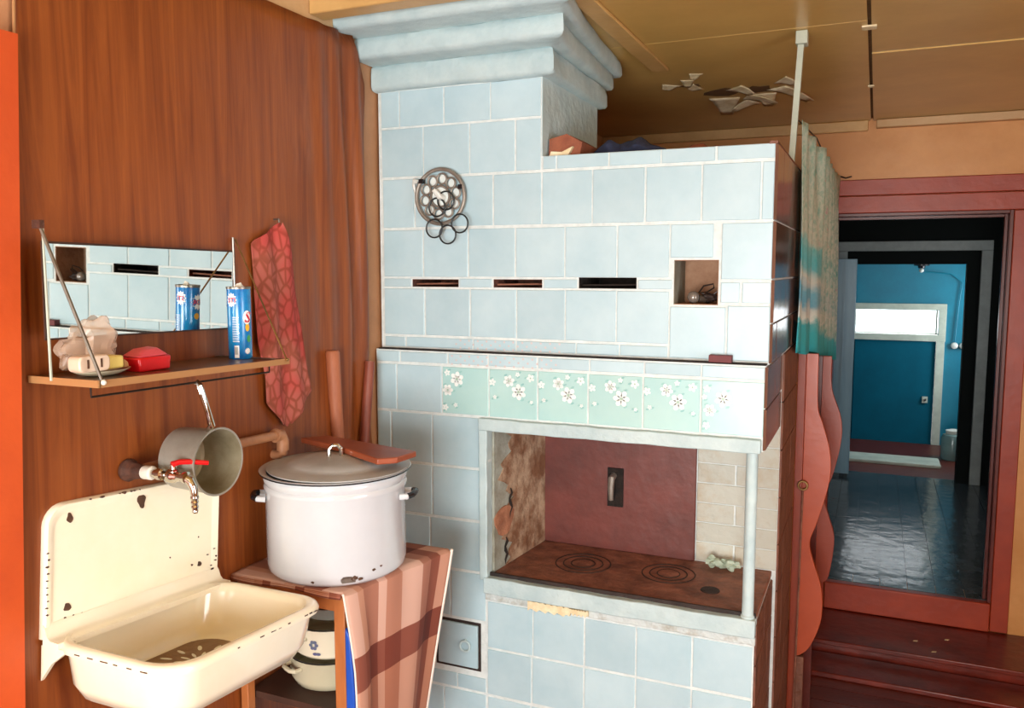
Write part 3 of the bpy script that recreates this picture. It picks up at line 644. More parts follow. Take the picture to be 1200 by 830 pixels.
o = rest(crumple((1.085, 2.47, 1.66), .02, (1.2, 1.1, .6), 3), 1.6495).build('rag', 'rust_dark', org=(1.085, 2.47, 1.65), angle=50); tag(o, 'dark brown crumpled rag in the right corner of the square niche', 'rag')
for k, (x, y_, s_) in enumerate(((1.075, 2.715, 1), (1.125, 2.72, 1.15))):
    o = rest(crumple((x, y_, .77), .018, (1.3 * s_, .8, .8), 20 + k, .45), .7635).build('crumpled_paper', 'crumple', org=(x, y_, .7635), angle=25)
    tag(o, ('pale green scrap of crumpled paper on the cooktop, the one farther from the post', 'pale green scrap of crumpled paper on the cooktop, the one beside the post')[k], 'paper', 'paper scraps on the cooktop')
bx = thing('brown_box', (.64, 2.5, 2.09), 'torn brown cardboard box on the stove top beside the chimney', 'box', rot=(0, 0, 0))
MB().prism([(.592, 2.0905), (.692, 2.0905), (.70, 2.13), (.65, 2.158), (.594, 2.145)], 2.44, 2.60).build('carton', 'box_brown', bx)
MB().prism([(.60, 2.093), (.66, 2.093), (.675, 2.118), (.64, 2.103), (.605, 2.106)], 2.425, 2.44).build('torn_flap', 'flake', bx)
def bundle(x0, x1, yc, zb, r, seed, n=26, m=12):
    random.seed(seed); g = MB(); pts = []; rs = []
    vs = []; fs = []
    for i in range(n + 1):
        t = i / n; x = x0 + (x1 - x0) * t; R = r * (sin(pi * min(1, max(0, t * .94 + .03))) ** .35) * (1 + .16 * sin(i * .55 + seed) + .06 * sin(i * 1.2))
        for k in range(m): a = 2 * pi * k / m; q = R * (1 + .10 * sin(3 * a + i * .25)); vs.append((x, yc + q * 1.8 * cos(a), zb + q * (1 + sin(a))))
    for i in range(n):
        for k in range(m): fs.append((i * m + k, i * m + (k + 1) % m, (i + 1) * m + (k + 1) % m, (i + 1) * m + k))
    fs += [tuple(range(m)), tuple(n * m + k for k in range(m))]
    return rest(g.add(vs, fs), zb)
o = bundle(.70, .93, 2.56, 2.0905, .026, 5).build('navy_cloth', 'cloth_navy', org=(.8, 2.56, 2.09), angle=60); tag(o, 'dark navy cloth bundled on top of the stove', 'cloth')
o = bundle(.94, 1.12, 2.66, 2.0905, .02, 9).build('brown_rag', 'box_brown', org=(1.03, 2.66, 2.09), angle=60); tag(o, 'brown rag lying on the stove top right of the navy cloth', 'rag')

# ------------------------------------------------------------------ curtain and its slat, scalloped boards
sl = thing('ceiling_prop', (1.255, 3.0, 2.09), 'thin pale wooden slat standing from stove top to ceiling', 'slat')
MB().add([(1.243, 2.99, 2.0965), (1.262, 2.99, 2.0965), (1.262, 3.01, 2.0965), (1.243, 3.01, 2.0965), (1.262, 2.99, 2.50), (1.281, 2.99, 2.50), (1.281, 3.01, 2.50), (1.262, 3.01, 2.50)],
         [(0, 3, 2, 1), (4, 5, 6, 7), (0, 1, 5, 4), (1, 2, 6, 5), (2, 3, 7, 6), (3, 0, 4, 7)]).build('stick', 'slat_white', sl)
B(1.255, 1.292, 2.975, 3.03, 2.488, CZ).build('top_block', 'slat_white', sl, bevel=.002)
cu = thing('curtain', (1.3, 3.9, 1.3), 'teal and flowered curtain hanging on a string beside the stove', 'curtain')
def curt(u, v):
    y_ = 3.0 + 1.84 * u; zt = 2.245 - .03 * sin(pi * u); zb = 1.462 - .16 * u - .04 * u * u + .006 * sin(u * 31)
    z = zb + (zt - zb) * v
    if u < .15: z = max(z, zb)
    a = .004 + .022 * min(1, max(0, u - .12) * 5) * (1 - .4 * v)
    return (1.287 + .02 * min(1, max(0, u - .12) * 6) + .01 * u + a * sin(u * 46 + .6 * sin(v * 3)) + .006 * sin(u * 97 + v * 4), y_, z)
MB().grid(curt, 170, 24).build('fabric', 'curtain_cloth', cu, solid=.0015, angle=80)
MB().tube([(1.272, 3.0, 2.243), (1.305, 3.4, 2.238), (1.31, 4.0, 2.222), (1.305, 4.5, 2.235), (1.31, 4.87, 2.25)], .0025, 6).build('string', 'wire_dark', cu)
MB().tube([(1.31, 4.86, 2.25), (1.36, 4.868, 2.232), (1.39, 4.868, 2.24)], .004, 6).build('string_nail', 'wire_dark', cu)
def smoothpts(P, n=6):
    out = []
    for i in range(len(P) - 1):
        p0, p1, p2, p3 = [P[max(0, min(len(P) - 1, i + k))] for k in (-1, 0, 1, 2)]
        for j_ in range(n):
            t = j_ / n; out.append(tuple(.5 * ((2 * p1[a]) + (-p0[a] + p2[a]) * t + (2 * p0[a] - 5 * p1[a] + 4 * p2[a] - p3[a]) * t * t + (-p0[a] + 3 * p1[a] - 3 * p2[a] + p3[a]) * t ** 3) for a in (0, 1)))
    return out + [P[-1]]
b1 = [(1.337, 1.419), (1.341, 1.216), (1.361, 1.146), (1.392, 1.034), (1.394, .914), (1.356, .75), (1.33, .66), (1.345, .585), (1.380, .473), (1.383, .345), (1.345, .228), (1.301, .179)]
st1 = thing('scalloped_board', (1.3, 3.45, FZ), 'orange-red board with a scalloped edge under the curtain, nearer and longer one', 'board', 'scalloped boards under the curtain')
MB().prism([(1.2935, .179), (1.2935, 1.419)] + smoothpts(b1)[:-1], 3.45, 3.472).build('board', 'scallop', st1, angle=60, bevel=.0015)
B(1.262, 1.293, 3.44, 3.475, FZ, 1.425).build('post', 'scallop_dark', st1, bevel=.002)
B(1.2935, 1.322, 3.452, 3.47, FZ, .176).build('lower_strip', 'side_rough', st1, bevel=.002)
hk = thing('eye_hook', (1.296, 3.42, .9), 'long iron rod with a ring eye on the scalloped board', 'hook')
MB().ring((1.297, 3.434, .893), .017, .0045, 'y', 20, 7).build('eye', 'brass', hk)
MB().tube([(1.297, 3.434, .874), (1.295, 3.434, .40), (1.290, 3.434, -.05)], .004, 7).build('rod', 'rust', hk)
b2 = [(1.371, 1.377), (1.376, 1.24), (1.417, 1.113), (1.421, 1.005), (1.39, .849), (1.358, .77), (1.383, .677), (1.409, .573), (1.392, .409), (1.365, .374)]
st2 = thing('scalloped_board', (1.33, 3.8, FZ), 'darker red scalloped board standing behind the front board', 'board', 'scalloped boards under the curtain')
MB().prism([(1.335, .30), (1.335, 1.377)] + smoothpts(b2), 3.8, 3.822).build('board', 'scallop_dark', st2, angle=60, bevel=.0015)
B(1.30, 1.334, 3.795, 3.826, FZ, 1.377).build('post', 'frame_dark_red', st2)

# ------------------------------------------------------------------ mirror shelf
K = thing('mirror_shelf', (.1, 1.38, 1.53), 'wall shelf with a mirror behind it and wire struts, above the sink', 'shelf')
sz = lambda y_: 1.540 - (y_ - 1.12) * .022
def slab(y0, y1, x0, x1, t, up=0):
    return MB().add([(x0, y0, sz(y0) - t + up), (x1, y0, sz(y0) - t + up), (x1, y1, sz(y1) - t + up), (x0, y1, sz(y1) - t + up), (x0, y0, sz(y0) + up), (x1, y0, sz(y0) + up), (x1, y1, sz(y1) + up), (x0, y1, sz(y1) + up)],
                    [(0, 3, 2, 1), (4, 5, 6, 7), (0, 1, 5, 4), (1, 2, 6, 5), (2, 3, 7, 6), (3, 0, 4, 7)])
slab(1.115, 1.665, .012, .198, .012).build('board', 'shelf_top', K, bevel=.001)
slab(1.113, 1.667, .198, .203, .014, .001).build('front_edge', 'panel_edge', K)
slab(1.109, 1.115, .012, .203, .014, .001).build('side_edge', 'panel_edge', K)
slab(1.615, 1.627, .012, .19, .002, .0035).build('metal_strip', 'steel', K)
PN = Vector((1, .111, -.0245)).normalized(); P0 = Vector((.014, 1.70, 1.70))
def mx(y_, z, off=0): return P0.x - (PN.y * (y_ - P0.y) + PN.z * (z - P0.z)) / PN.x + off
q = [(1.108, 1.617), (1.678, 1.600), (1.686, 1.792), (1.108, 1.798)]
g = MB(); g.add([(mx(a, b_), a, b_) for a, b_ in q] + [(mx(a, b_) - .004, a, b_) for a, b_ in q], [(0, 1, 2, 3), (7, 6, 5, 4), (0, 4, 5, 1), (1, 5, 6, 2), (2, 6, 7, 3), (3, 7, 4, 0)])
g.build('mirror', 'mirror', K, smooth=False)
q2 = [(1.104, 1.613), (1.682, 1.596), (1.690, 1.796), (1.104, 1.803)]
MB().add([(mx(a, b_) - .0045, a, b_) for a, b_ in q2] + [(mx(a, b_) - .007, a, b_) for a, b_ in q2], [(0, 1, 2, 3), (7, 6, 5, 4), (0, 4, 5, 1), (1, 5, 6, 2), (2, 6, 7, 3), (3, 7, 4, 0)]).build('mirror_backing', 'table_dark', K, smooth=False)
for (yb, xb) in ((1.108, .075), (1.69, .012)):
    MB().tube([(xb + .004, yb, 1.535 if yb < 1.5 else 1.56), (xb + .004, yb, 1.83)], .0028, 6).build('upright', 'slat_white' if yb < 1.5 else 'steel', K)
MB().tube([(.078, 1.104, 1.828), (.203, 1.12, 1.536)], .0035, 6).build('strut', 'steel', K)
MB().tube([(.014, 1.70, 1.826), (.203, 1.655, 1.528)], .0022, 6).build('strut', 'brass', K)
MB().sphere((.205, 1.12, 1.537), .0055, 10, 6).build('screw', 'white_plastic', K)
MB().sphere((.205, 1.655, 1.527), .0045, 10, 6).build('screw', 'brass', K)
B(.06, .082, 1.100, 1.110, 1.826, 1.842).build('wall_clip', 'rust_flange', K)
MB().tube([(.17, 1.12, 1.528), (.17, 1.12, 1.507), (.17, 1.63, 1.497), (.17, 1.63, 1.516)], .0022, 6).build('rail', 'wire_dark', K)

def on_shelf(y_): return sz(y_) + .0005
# soap plate, soap box, soap, red box, can, bag
z0 = on_shelf(1.19)
o = MB().lathe([(.03, 0), (.045, .004), (.06, .011), (.062, .0125), (.058, .012), (.043, .007), (.001, .006)], (0, 0, 0), 32); o.v = [(.125 + v[0] * .68, 1.185 + v[1] * .98, z0 + v[2]) for v in o.v]
o = o.build('soap_plate', 'enamel_beige', org=(.125, 1.185, z0)); tag(o, 'small oval cream plate under the soap on the mirror shelf', 'plate')
sb = thing('soap_box', (.12, 1.15, z0 + .013), 'pale pink slotted plastic soap box lid propped on the plate', 'soap box')
def rr2(y0, y1, za, zb, r, n=4):
    P = []
    for (cy, cz, a0) in ((y1 - r, zb - r, 0), (y0 + r, zb - r, pi / 2), (y0 + r, za + r, pi), (y1 - r, za + r, 1.5 * pi)):
        for k in range(n + 1): a = a0 + pi / 2 * k / n; P.append((cy + r * cos(a), cz + r * sin(a)))
    return P
MB().prism(rr2(1.108, 1.178, z0 + .0135, z0 + .045, .010), .125, .158, 'x').build('shell', 'pink_plastic', sb, bevel=.003, angle=50)
for a in (1.125, 1.155): B(.1578, .1592, a, a + .004, z0 + .021, z0 + .038).build('drain_slot', 'chip', sb)
o = B(.108, .145, 1.184, 1.222, z0 + .0128, z0 + .038).build('soap_bar', 'soap', org=(.125, 1.2, z0 + .0125), bevel=.004); tag(o, 'yellow bar of soap on the plate beside the pink box', 'soap')
o = MB().prism([(1.226, z0 + .013), (1.238, z0 + .013), (1.236, z0 + .022), (1.226, z0 + .030)], .11, .14, 'x').build('soap_sliver', 'panel_edge', org=(.125, 1.23, z0 + .013), bevel=.001); tag(o, 'thin tan soap remnant at the plate edge by the red box', 'soap')
z1 = on_shelf(1.31)
rb = thing('red_box', (.12, 1.31, z1), 'bright red plastic soap dish on the mirror shelf', 'soap dish')
MB().prism([(1.262, z1), (1.342, z1), (1.346, z1 + .030), (1.258, z1 + .030)], .085, .145, 'x').build('body', 'red_plastic', rb, bevel=.004)
MB().add([(.087, 1.262, z1 + .0305), (.143, 1.262, z1 + .0305), (.143, 1.342, z1 + .0305), (.087, 1.342, z1 + .0305), (.10, 1.285, z1 + .047), (.128, 1.285, z1 + .044), (.128, 1.325, z1 + .047), (.10, 1.325, z1 + .049)],
         [(0, 3, 2, 1), (4, 5, 6, 7), (0, 1, 5, 4), (1, 2, 6, 5), (2, 3, 7, 6), (3, 0, 4, 7)]).build('lid', 'red_lid', rb, bevel=.004)
g = rest(crumple((.062, 1.205, 1.58), .052, (.6, 1.2, .95), 11, .3, 40, 26), on_shelf(1.2))
o = g.build('plastic_bag', 'plastic_bag', org=(.062, 1.21, 1.54), angle=20); tag(o, 'crumpled clear plastic bag behind the soap on the mirror shelf', 'bag')
# cleanser can with print
CX, CY, CR = .098, 1.612, .0285; cz = on_shelf(CY)
ct = thing('cleanser_can', (CX, CY, cz), 'tall blue cleanser can with red lettering at the right end of the mirror shelf', 'can')
MB().lathe([(CR - .001, 0), (CR, .003), (CR, .172), (CR - .0005, .174)], (CX, CY, cz), 36).build('body', 'can_blue', ct)
MB().lathe([(CR + .0008, .171), (CR + .0012, .174), (CR + .0008, .177), (CR - .003, .177), (CR - .004, .173), (.001, .173)], (CX, CY, cz), 36).build('top_rim', 'steel', ct)
MB().add([(CX - .008, CY - .010, cz + .173), (CX + .012, CY - .006, cz + .173), (CX + .012, CY + .008, cz + .173), (CX - .006, CY + .008, cz + .173), (CX - .002, CY - .004, cz + .184), (CX + .008, CY, cz + .187)],
         [(0, 1, 5, 4), (1, 2, 5), (2, 3, 4, 5), (3, 0, 4), (3, 2, 1, 0)]).build('spout_flap', 'white_plastic', ct, smooth=False)
A0 = math.atan2(0 - CY, 1.53 - CX)
def wrap(u, h, off=.0004):
    """u metres round the can, positive to the camera's right"""
    a = A0 + u / CR; return (CX + (CR + off) * cos(a), CY + (CR + off) * sin(a), cz + h)
def blob(u, h, ru, rh, name, m_, spikes=0, off=.0004, a_=A0):
    g = MB(); n = 24; pts = [wrap(u, h, off)]
    for k in range(n):
        a = 2 * pi * k / n; r = 1 + (spikes * (-1) ** k)
        pts.append(wrap(u + ru * r * cos(a), h + rh * r * sin(a), off))
    g.add(pts, [(0, 1 + k, 1 + (k + 1) % n) for k in range(n)]); g.build(name, m_, ct, smooth=False)
blob(-.019, .145, .0125, .016, 'label_burst', 'print_white', .14)
blob(.019, .078, .006, .010, 'orange_print', 'print_orange', 0); blob(.0225, .05, .006, .009, 'green_print', 'print_green', .15); blob(.018, .02, .007, .007, 'white_swirl_print', 'print_white', .2)
def patch(u0, u1, h0, h1, name, m_, off=.0004):
    MB().grid(lambda a, b_: wrap(u0 + (u1 - u0) * a, h0 + (h1 - h0) * b_, off), 6, 1, False).build(name, m_, ct, smooth=False)
patch(-.014, -.003, .004, .034, 'barcode_panel', 'print_white')
for k in range(7): patch(-.0132 + k * .0014, -.0132 + k * .0014 + .0006, .012, .031, 'barcode_line', 'black_rim', .0008) if k < 6 else None
tl = MB()
for k in range(15):
    wd_ = .017 * (1 - .25 * random.random()); hh = .102 - k * .0042
    o_ = len(tl.v)
    tl.grid(lambda a, b_, hh=hh, wd_=wd_: wrap(-.018 + wd_ * a, hh + .0013 * b_, .0006), 5, 1, False)
tl.build('small_print', 'print_white', ct, smooth=False)
def text_on(txt, size, place, name, m_, parent, shear=0):
    cu_ = bpy.data.curves.new('t', 'FONT'); cu_.body = txt; cu_.size = size; cu_.resolution_u = 2; cu_.offset = size * .02; cu_.shear = shear; cu_.align_x = 'CENTER'
    ob = bpy.data.objects.new('t', cu_); COL.objects.link(ob); dg = bpy.context.evaluated_depsgraph_get(); me = ob.evaluated_get(dg).to_mesh()
    vs = [place(v.co.x, v.co.y) for v in me.vertices]; fs = [tuple(p.vertices) for p in me.polygons]; ob.evaluated_get(dg).to_mesh_clear()
    bpy.data.objects.remove(ob); return MB().add(vs, fs).build(name, m_, parent, smooth=False)
text_on('STI', .016, lambda a, b_: wrap(-.018 + a, .139 + b_, .0009), 'lettering', 'print_red', ct)
text_on('S', .036, lambda a, b_: wrap(.0185 + a, .09 + b_, .0011), 'big_letter', 'print_red', ct, .2)
blob(.0185, .102, .0105, .017, 'letter_halo', 'print_white', 0, .0005)
# rear of the can, seen in the mirror
a_keep = A0; A0 = A0 + pi + .9
blob(0, .135, .017, .018, 'label_burst', 'print_white', .14); text_on('SOR', .017, lambda a, b_: wrap(a, .129 + b_, .0009), 'lettering', 'print_red', ct); blob(.004, .1, .008, .008, 'orange_print', 'print_orange', 0)
A0 = a_keep

# ------------------------------------------------------------------ towel
Lp = [(1.861, 1.873), (1.755, 1.819), (1.762, 1.743), (1.760, 1.553), (1.789, 1.458), (1.793, 1.385), (1.862, 1.309)]
Rp = [(1.868, 1.874), (1.915, 1.784), (1.950, 1.604), (1.966, 1.469), (1.983, 1.392), (1.93, 1.34), (1.88, 1.298)]
def at_z(P, z):
    for (a, b_) in zip(P, P[1:]):
        if a[1] >= z >= b_[1]: t = (a[1] - z) / max(1e-6, a[1] - b_[1]); return a[0] + (b_[0] - a[0]) * t
    return P[0][0] if z > P[0][1] else P[-1][0]
def tw(u, v):
    z = 1.8725 - (1.8725 - 1.31) * v; a = at_z(Lp, z); b_ = at_z(Rp, z); y_ = a + (b_ - a) * u
    return (.026 + .006 * sin(y_ * 75 + z * 6) + .004 * sin(y_ * 33 - z * 9), y_, z + .004 * sin(u * 9))
tw_ = thing('lace_towel', (.02, 1.87, 1.87), 'red and pink patterned lace cloth hanging on the wall beside the mirror shelf', 'towel')
MB().grid(tw, 30, 60, False).build('cloth', 'towel_cloth', tw_, solid=.0015, angle=60)
MB().tube([(.004, 1.864, 1.885), (.022, 1.864, 1.885), (.024, 1.864, 1.874)], .003, 6).build('nail', 'steel', tw_)
o = B(.009, .02, 1.79, 1.84, 1.90, 1.94).build('wall_patch', 'panel_wood', bpy.data.objects['wall_sheet']) if False else None

# ------------------------------------------------------------------ sink
SA = -.082
K2 = thing('enamel_sink', (.012, 1.103, 1.004), 'cream enamelled wall sink with a chipped backboard under the mirror shelf', 'sink', rot=(SA, 0, 0))
def rrect(x0, x1, y0, y1, r, n=6):
    P = []
    for (cx, cy, a0) in ((x1 - r, y1 - r, 0), (x0 + r, y1 - r, pi / 2), (x0 + r, y0 + r, pi), (x1 - r, y0 + r, 1.5 * pi)):
        for k in range(n + 1): a = a0 + pi / 2 * k / n; P.append((cx + r * cos(a), cy + r * sin(a)))
    return P
def loft(rings, cap0=True, cap1=True):
    n = len(rings[0]); vs = [p for r in rings for p in r]; fs = []
    for i in range(len(rings) - 1):
        for k in range(n): fs.append((i * n + k, i * n + (k + 1) % n, (i + 1) * n + (k + 1) % n, (i + 1) * n + k))
    if cap0: fs.append(tuple(range(n)))
    if cap1: fs.append(tuple((len(rings) - 1) * n + k for k in range(n)))
    return MB().add(vs, fs)
W, D = .487, .355
def bring(i_, z, r, back=0): return [(x, y_, z) for (x, y_) in rrect(.012 + i_ * .5 + back, D - i_, i_, W - i_, max(r - i_ * .3, .03))]
bas = loft([bring(.062, -.128, .09), bring(.035, -.118, .085), bring(.02, -.09, .08), bring(.012, -.03, .075), bring(.008, -.018, .075), bring(-.001, -.018, .075), bring(-.003, -.009, .075), bring(.001, -.001, .075), bring(.008, .002, .075),
            bring(.018, .000, .075), bring(.024, -.006, .075), bring(.028, -.018, .075), bring(.038, -.085, .08), bring(.052, -.108, .09), bring(.08, -.116, .10)])
bas.build('basin', 'enamel_cream', K2, local=True, angle=55)
# backboard with raised rim
def bb(i_, x, y0=0, z0=.0, z1=.272): 
    P = []; r = .045 - i_ * .5
    for (cy, cz_, a0) in ((W - r - i_, z1 - r - i_, 0), (r + i_, z1 - r - i_, pi / 2)):
        for k in range(7): a = a0 + pi / 2 * k / 6; P.append((x, cy + r * cos(a), cz_ + r * sin(a)))
    P += [(x, i_, z0 + i_), (x, W - i_, z0 + i_)]
    return P
loft([bb(0, -.008), bb(0, .004), bb(.004, .010), bb(.012, .010), bb(.02, .005), bb(.024, .005)], True, True).build('backboard', 'enamel_cream', K2, local=True, angle=50)
# curved apron from the backboard to the basin
ap = [(.006, .03), (.012, .022), (.018, .008), (.026, .001), (.05, .0), (.05, -.012), (.006, -.012)]
MB().prism([(p[0], p[1]) for p in ap], .0, W, 'y').build('apron', 'enamel_cream', K2, local=True, angle=60)
MB().prism([(0, -.012), (.075, -.012), (.03, -.045), (.0, -.085)], .002, .010, 'y').build('bracket', 'enamel_cream', K2, local=True)
MB().prism([(0, -.012), (.075, -.012), (.03, -.045), (.0, -.085)], W - .01, W - .002, 'y').build('bracket', 'enamel_cream', K2, local=True)
def spot(y_, z, r, name='rust_hole', x=.0052, sc=1.5, m_='chip'):
    P = [(y_ + r * cos(a) * (1 + .25 * sin(3 * a + y_ * 50)), z + r * sc * sin(a) * (1 + .2 * sin(2 * a + z * 40))) for a in [2 * pi * k / 16 for k in range(16)]]
    MB().prism(P, x, x + .0012, 'x').build(name, m_, K2, local=True, smooth=False)
spot(.057, .238, .007); spot(.242, .241, .011); spot(.055, .052, .008, sc=1.2); spot(.425, .052, .006, sc=1.2); spot(.453, .238, .005)
for q in [(.40, .055, .003), (.09, .028, .0025), (.07, .03, .002), (.33, .09, .0018), (.42, .12, .0018), (.05, .03, .003)]: spot(*q, 'enamel_chip', sc=1)
random.seed(12)
def echip(p, s=.004, ax='x'):
    P = [(p[1] + s * random.uniform(.5, 1.4) * cos(a), p[2] + s * .6 * random.uniform(.4, 1.2) * sin(a)) for a in [2 * pi * k / 8 for k in range(8)]]
    MB().prism(P, p[0] - .0008, p[0] + .0014, 'x').build('enamel_chip', 'chip', K2, local=True, smooth=False)
for k in range(10): echip((.0102, .004 + random.uniform(0, .004), .05 + k * .014), random.uniform(.002, .004))
for k in range(7): echip((.0098, .46 + random.uniform(-.02, .022), .02 + k * .010), random.uniform(.002, .005))
for k in range(8): echip((.0098, random.uniform(.1, .42), .269), random.uniform(.002, .007))
for k in range(11):
    yy = .07 + .37 * random.random() ** .6; t = .0025 * random.uniform(.5, 1.3)
    MB().box(D + .0022, D + .0034, yy, yy + random.uniform(.004, .014), -.010, -.010 + t).build('enamel_chip', 'chip', K2, local=True, smooth=False)
for k in range(6):
    xx = .10 + k * .035; MB().box(xx, xx + random.uniform(.008, .02), -.0035, -.0025, -.012, -.0095).build('enamel_chip', 'chip', K2, local=True, smooth=False)
# perforated mat on the bottom of the basin
gm = thing('drain_mat', (.19, 1.34, .88), 'brown perforated drain mat lying in the bottom of the sink basin', 'mat', rot=(SA, 0, 0))
g = loft([[(x, y_, 0) for x, y_ in rrect(-.105, .115, -.13, .13, .06)], [(x, y_, .004) for x, y_ in rrect(-.105, .115, -.13, .13, .06)], [(x, y_, .006) for x, y_ in rrect(-.099, .109, -.124, .124, .055)]])
g.build('mat', 'brass', gm, local=True)
bpy.data.objects['mat'].data.materials[0] = mat('mat_brown', '8a6a42', '7a5a38', .7, 40, bump=.3)
g = MB()
for k in range(12):
    a = 2 * pi * k / 12
    for (r0, r1, w_) in ((.022, .05, .006), (.058, .088, .008)):
        a2 = a + (.26 if r0 > .05 else 0)
        cx, cy = (r0 + r1) / 2 * cos(a2), (r0 + r1) / 2 * sin(a2) * 1.15; l = (r1 - r0) / 2
        g.add([(cx + l * cos(t) * cos(a2) - w_ / 1.6 * sin(t) * sin(a2), cy + l * cos(t) * sin(a2) + w_ / 1.6 * sin(t) * cos(a2), .0068) for t in [2 * pi * i / 8 for i in range(8)]], [tuple(range(8))])
g.build('slot_holes', 'enamel_beige', gm, local=True, smooth=False, kind='stuff')

# ------------------------------------------------------------------ pipe, tap, hanging saucepan
pi_ = thing('water_pipe', (.04, 1.6, 1.28), 'ochre painted water pipe with an elbow on the wall above the sink', 'pipe')
MB().tube([(.042, 1.345, 1.302), (.042, 1.40, 1.303), (.042, 1.65, 1.302), (.042, 1.815, 1.296)], .0125, 14).build('pipe', 'paint_pipe', pi_)
MB().tube([(.042, 1.80, 1.296), (.042, 1.822, 1.293), (.042, 1.830, 1.275), (.042, 1.830, 1.250)], .017, 14).tube([(.042, 1.796, 1.296), (.042, 1.806, 1.296)], .019, 14).build('elbow', 'paint_pipe', pi_)
MB().tube([(.042, 1.830, 1.262), (.042, 1.830, 1.243), (.030, 1.830, 1.236), (.006, 1.830, 1.235)], .0125, 14).build('wall_bend', 'paint_pipe', pi_)
tp = thing('tap', (.04, 1.335, 1.3), 'small chrome ball tap with a red lever above the sink backboard', 'tap')
MB().lathe([(.024, .009), (.026, .018), (.02, .028), (.016, .05), (.016, .062)], (0, 1.335, 1.302), 18, 'x').build('rusty_flange', 'rust_flange', tp)
MB().lathe([(.014, .06), (.0155, .064), (.0155, .085), (.012, .088)], (0, 1.335, 1.302), 18, 'x').build('coupling', 'white_plastic', tp)
MB().lathe([(.009, .086), (.009, .10), (.013, .103), (.013, .115), (.009, .118), (.010, .13), (.0155, .137), (.016, .15), (.011, .16), (.011, .175), (.013, .178), (.013, .186), (.004, .188)], (0, 1.335, 1.302), 16, 'x').build('valve_body', 'chrome', tp)
MB().tube([(.178, 1.335, 1.30), (.192, 1.337, 1.295), (.199, 1.339, 1.28), (.200, 1.340, 1.262)], [.010, .010, .009, .008], 12).build('spout', 'chrome', tp)
MB().lathe([(.0085, 1.262), (.0095, 1.258), (.007, 1.252), (.0085, 1.248), (.0065, 1.242), (.008, 1.238), (.006, 1.232), (.007, 1.228), (.005, 1.224)], (.2, 1.34, 0), 14).build('hose_barb', 'chrome', tp)
MB().lathe([(.012, 1.300), (.012, 1.314), (.007, 1.317), (.007, 1.328)], (.148, 1.335, 0), 14).build('stem', 'chrome', tp)
MB().tube([(.148, 1.33, 1.328), (.155, 1.345, 1.331), (.17, 1.36, 1.330), (.200, 1.385, 1.325)], [.007, .006, .006, .005], 8).build('lever', 'red_plastic', tp)
sp = thing('hanging_saucepan', (.12, 1.433, 1.315), 'small aluminium saucepan hanging by its handle from the shelf rail', 'saucepan')
MB().lathe([(.001, .068), (.064, .068), (.07, .074), (.072, .12), (.074, .178), (.078, .182), (.078, .185), (.0735, .184)], (0, 1.433, 1.316), 44, 'x', cap=False).build('body', 'alu', sp, angle=40)
MB().lathe([(.0735, .184), (.071, .12), (.068, .077), (.062, .071), (.001, .071)], (0, 1.433, 1.316), 44, 'x', cap=False).build('inside', 'alu_inside', sp, angle=40)
MB().tube([(.168, 1.421, 1.386), (.185, 1.414, 1.402), (.182, 1.405, 1.44), (.178, 1.396, 1.475), (.175, 1.392, 1.494), (.170, 1.391, 1.503), (.164, 1.391, 1.498)], [.007, .008, .007, .0075, .008, .005, .003], 10).build('handle', 'chrome', sp)

# ------------------------------------------------------------------ table with cloth, pot, lid, board, pans
tb = thing('low_table', (.18, 1.85, FZ), 'narrow orange-painted wooden stand with a shelf of pans under it, between sink and stove', 'table')
TZ = .950
MB().prism([(.012, 1.66), (.352, 1.66), (.43, 2.05), (.012, 2.05)], TZ - .02, TZ - .003, 'z').build('top', 'table_orange', tb, bevel=.002)
B(.03, .345, 1.668, 1.69, TZ - .055, TZ - .021).build('apron', 'table_orange', tb, bevel=.002)
for a in [(.318, .350, 1.667, 1.695), (.012, .036, 1.667, 1.695), (.27, .30, 2.0, 2.03), (.012, .036, 2.01, 2.04)]: B(a[0], a[1], a[2], a[3], FZ, TZ - .021).build('leg', 'table_orange', tb, bevel=.002)
SZ = .612
B(.014, .36, 1.70, 2.03, SZ - .018, SZ).build('shelf', 'table_dark', tb)
cl = thing('plaid_cloth', (.2, 1.85, TZ), 'pink and brown plaid cloth draped over the stand under the big pot', 'tablecloth')
ny = 34
def edge_x(v): return .358 + .088 * v + .004 * sin(v * 20)
prof_u = []
def clf(u, v):
    y_ = 1.652 + .402 * v
    if u < .45:
        t = u / .45; return (.008 + (edge_x(v) - .008 - .006) * t, y_, TZ + .0015 + .0015 * sin(t * 9 + v * 13) * sin(v * 6))
    t = (u - .45) / .55; z = TZ - .002 - t * .60; drop = TZ - z
    out = edge_x(v) + (.07 * drop * (1 - v) - .175 * drop * v) + .010 * sin(v * 11 + 1) * min(1, t * 3) * (1 - .6 * v)
    yy = y_ + (.012 * sin(t * 5) if v < .2 else 0)
    return (out, yy, z + .004 * (1 - min(1, t * 12)))
MB().grid(clf, 70, ny).build('cloth', 'plaid', cl, solid=.002, angle=50)
def clf2(u, v):
    x = .008 + (.352 - .008) * u; return (x, 1.651 - .0025 * v, TZ + .001 - v * (.012 + .004 * sin(u * 9)))
MB().grid(clf2, 30, 3).build('front_fold', 'plaid', cl, solid=.002)
MB().tube([tuple(clf(.45 + .55 * k / 12, 1.0)) for k in range(13)], .0045, 6).build('hem', 'hem_white', cl)
MB().tube([tuple(clf(.45 + .55 * k / 12, 0)) for k in range(13)], .0025, 6).build('hem', 'hem_white', cl)
o = MB().prism([(.353, .86), (.368, .84), (.378, .70), (.385, .42), (.353, .42)], 1.662, 1.70).build('blue_bag', 'blue_bag', org=(.365, 1.68, .42), bevel=.004)
tag(o, 'bright blue bag showing between the stand leg and the plaid cloth', 'bag')
PX, PY, PZ = .225, 1.82, TZ + .0045; PR = .184
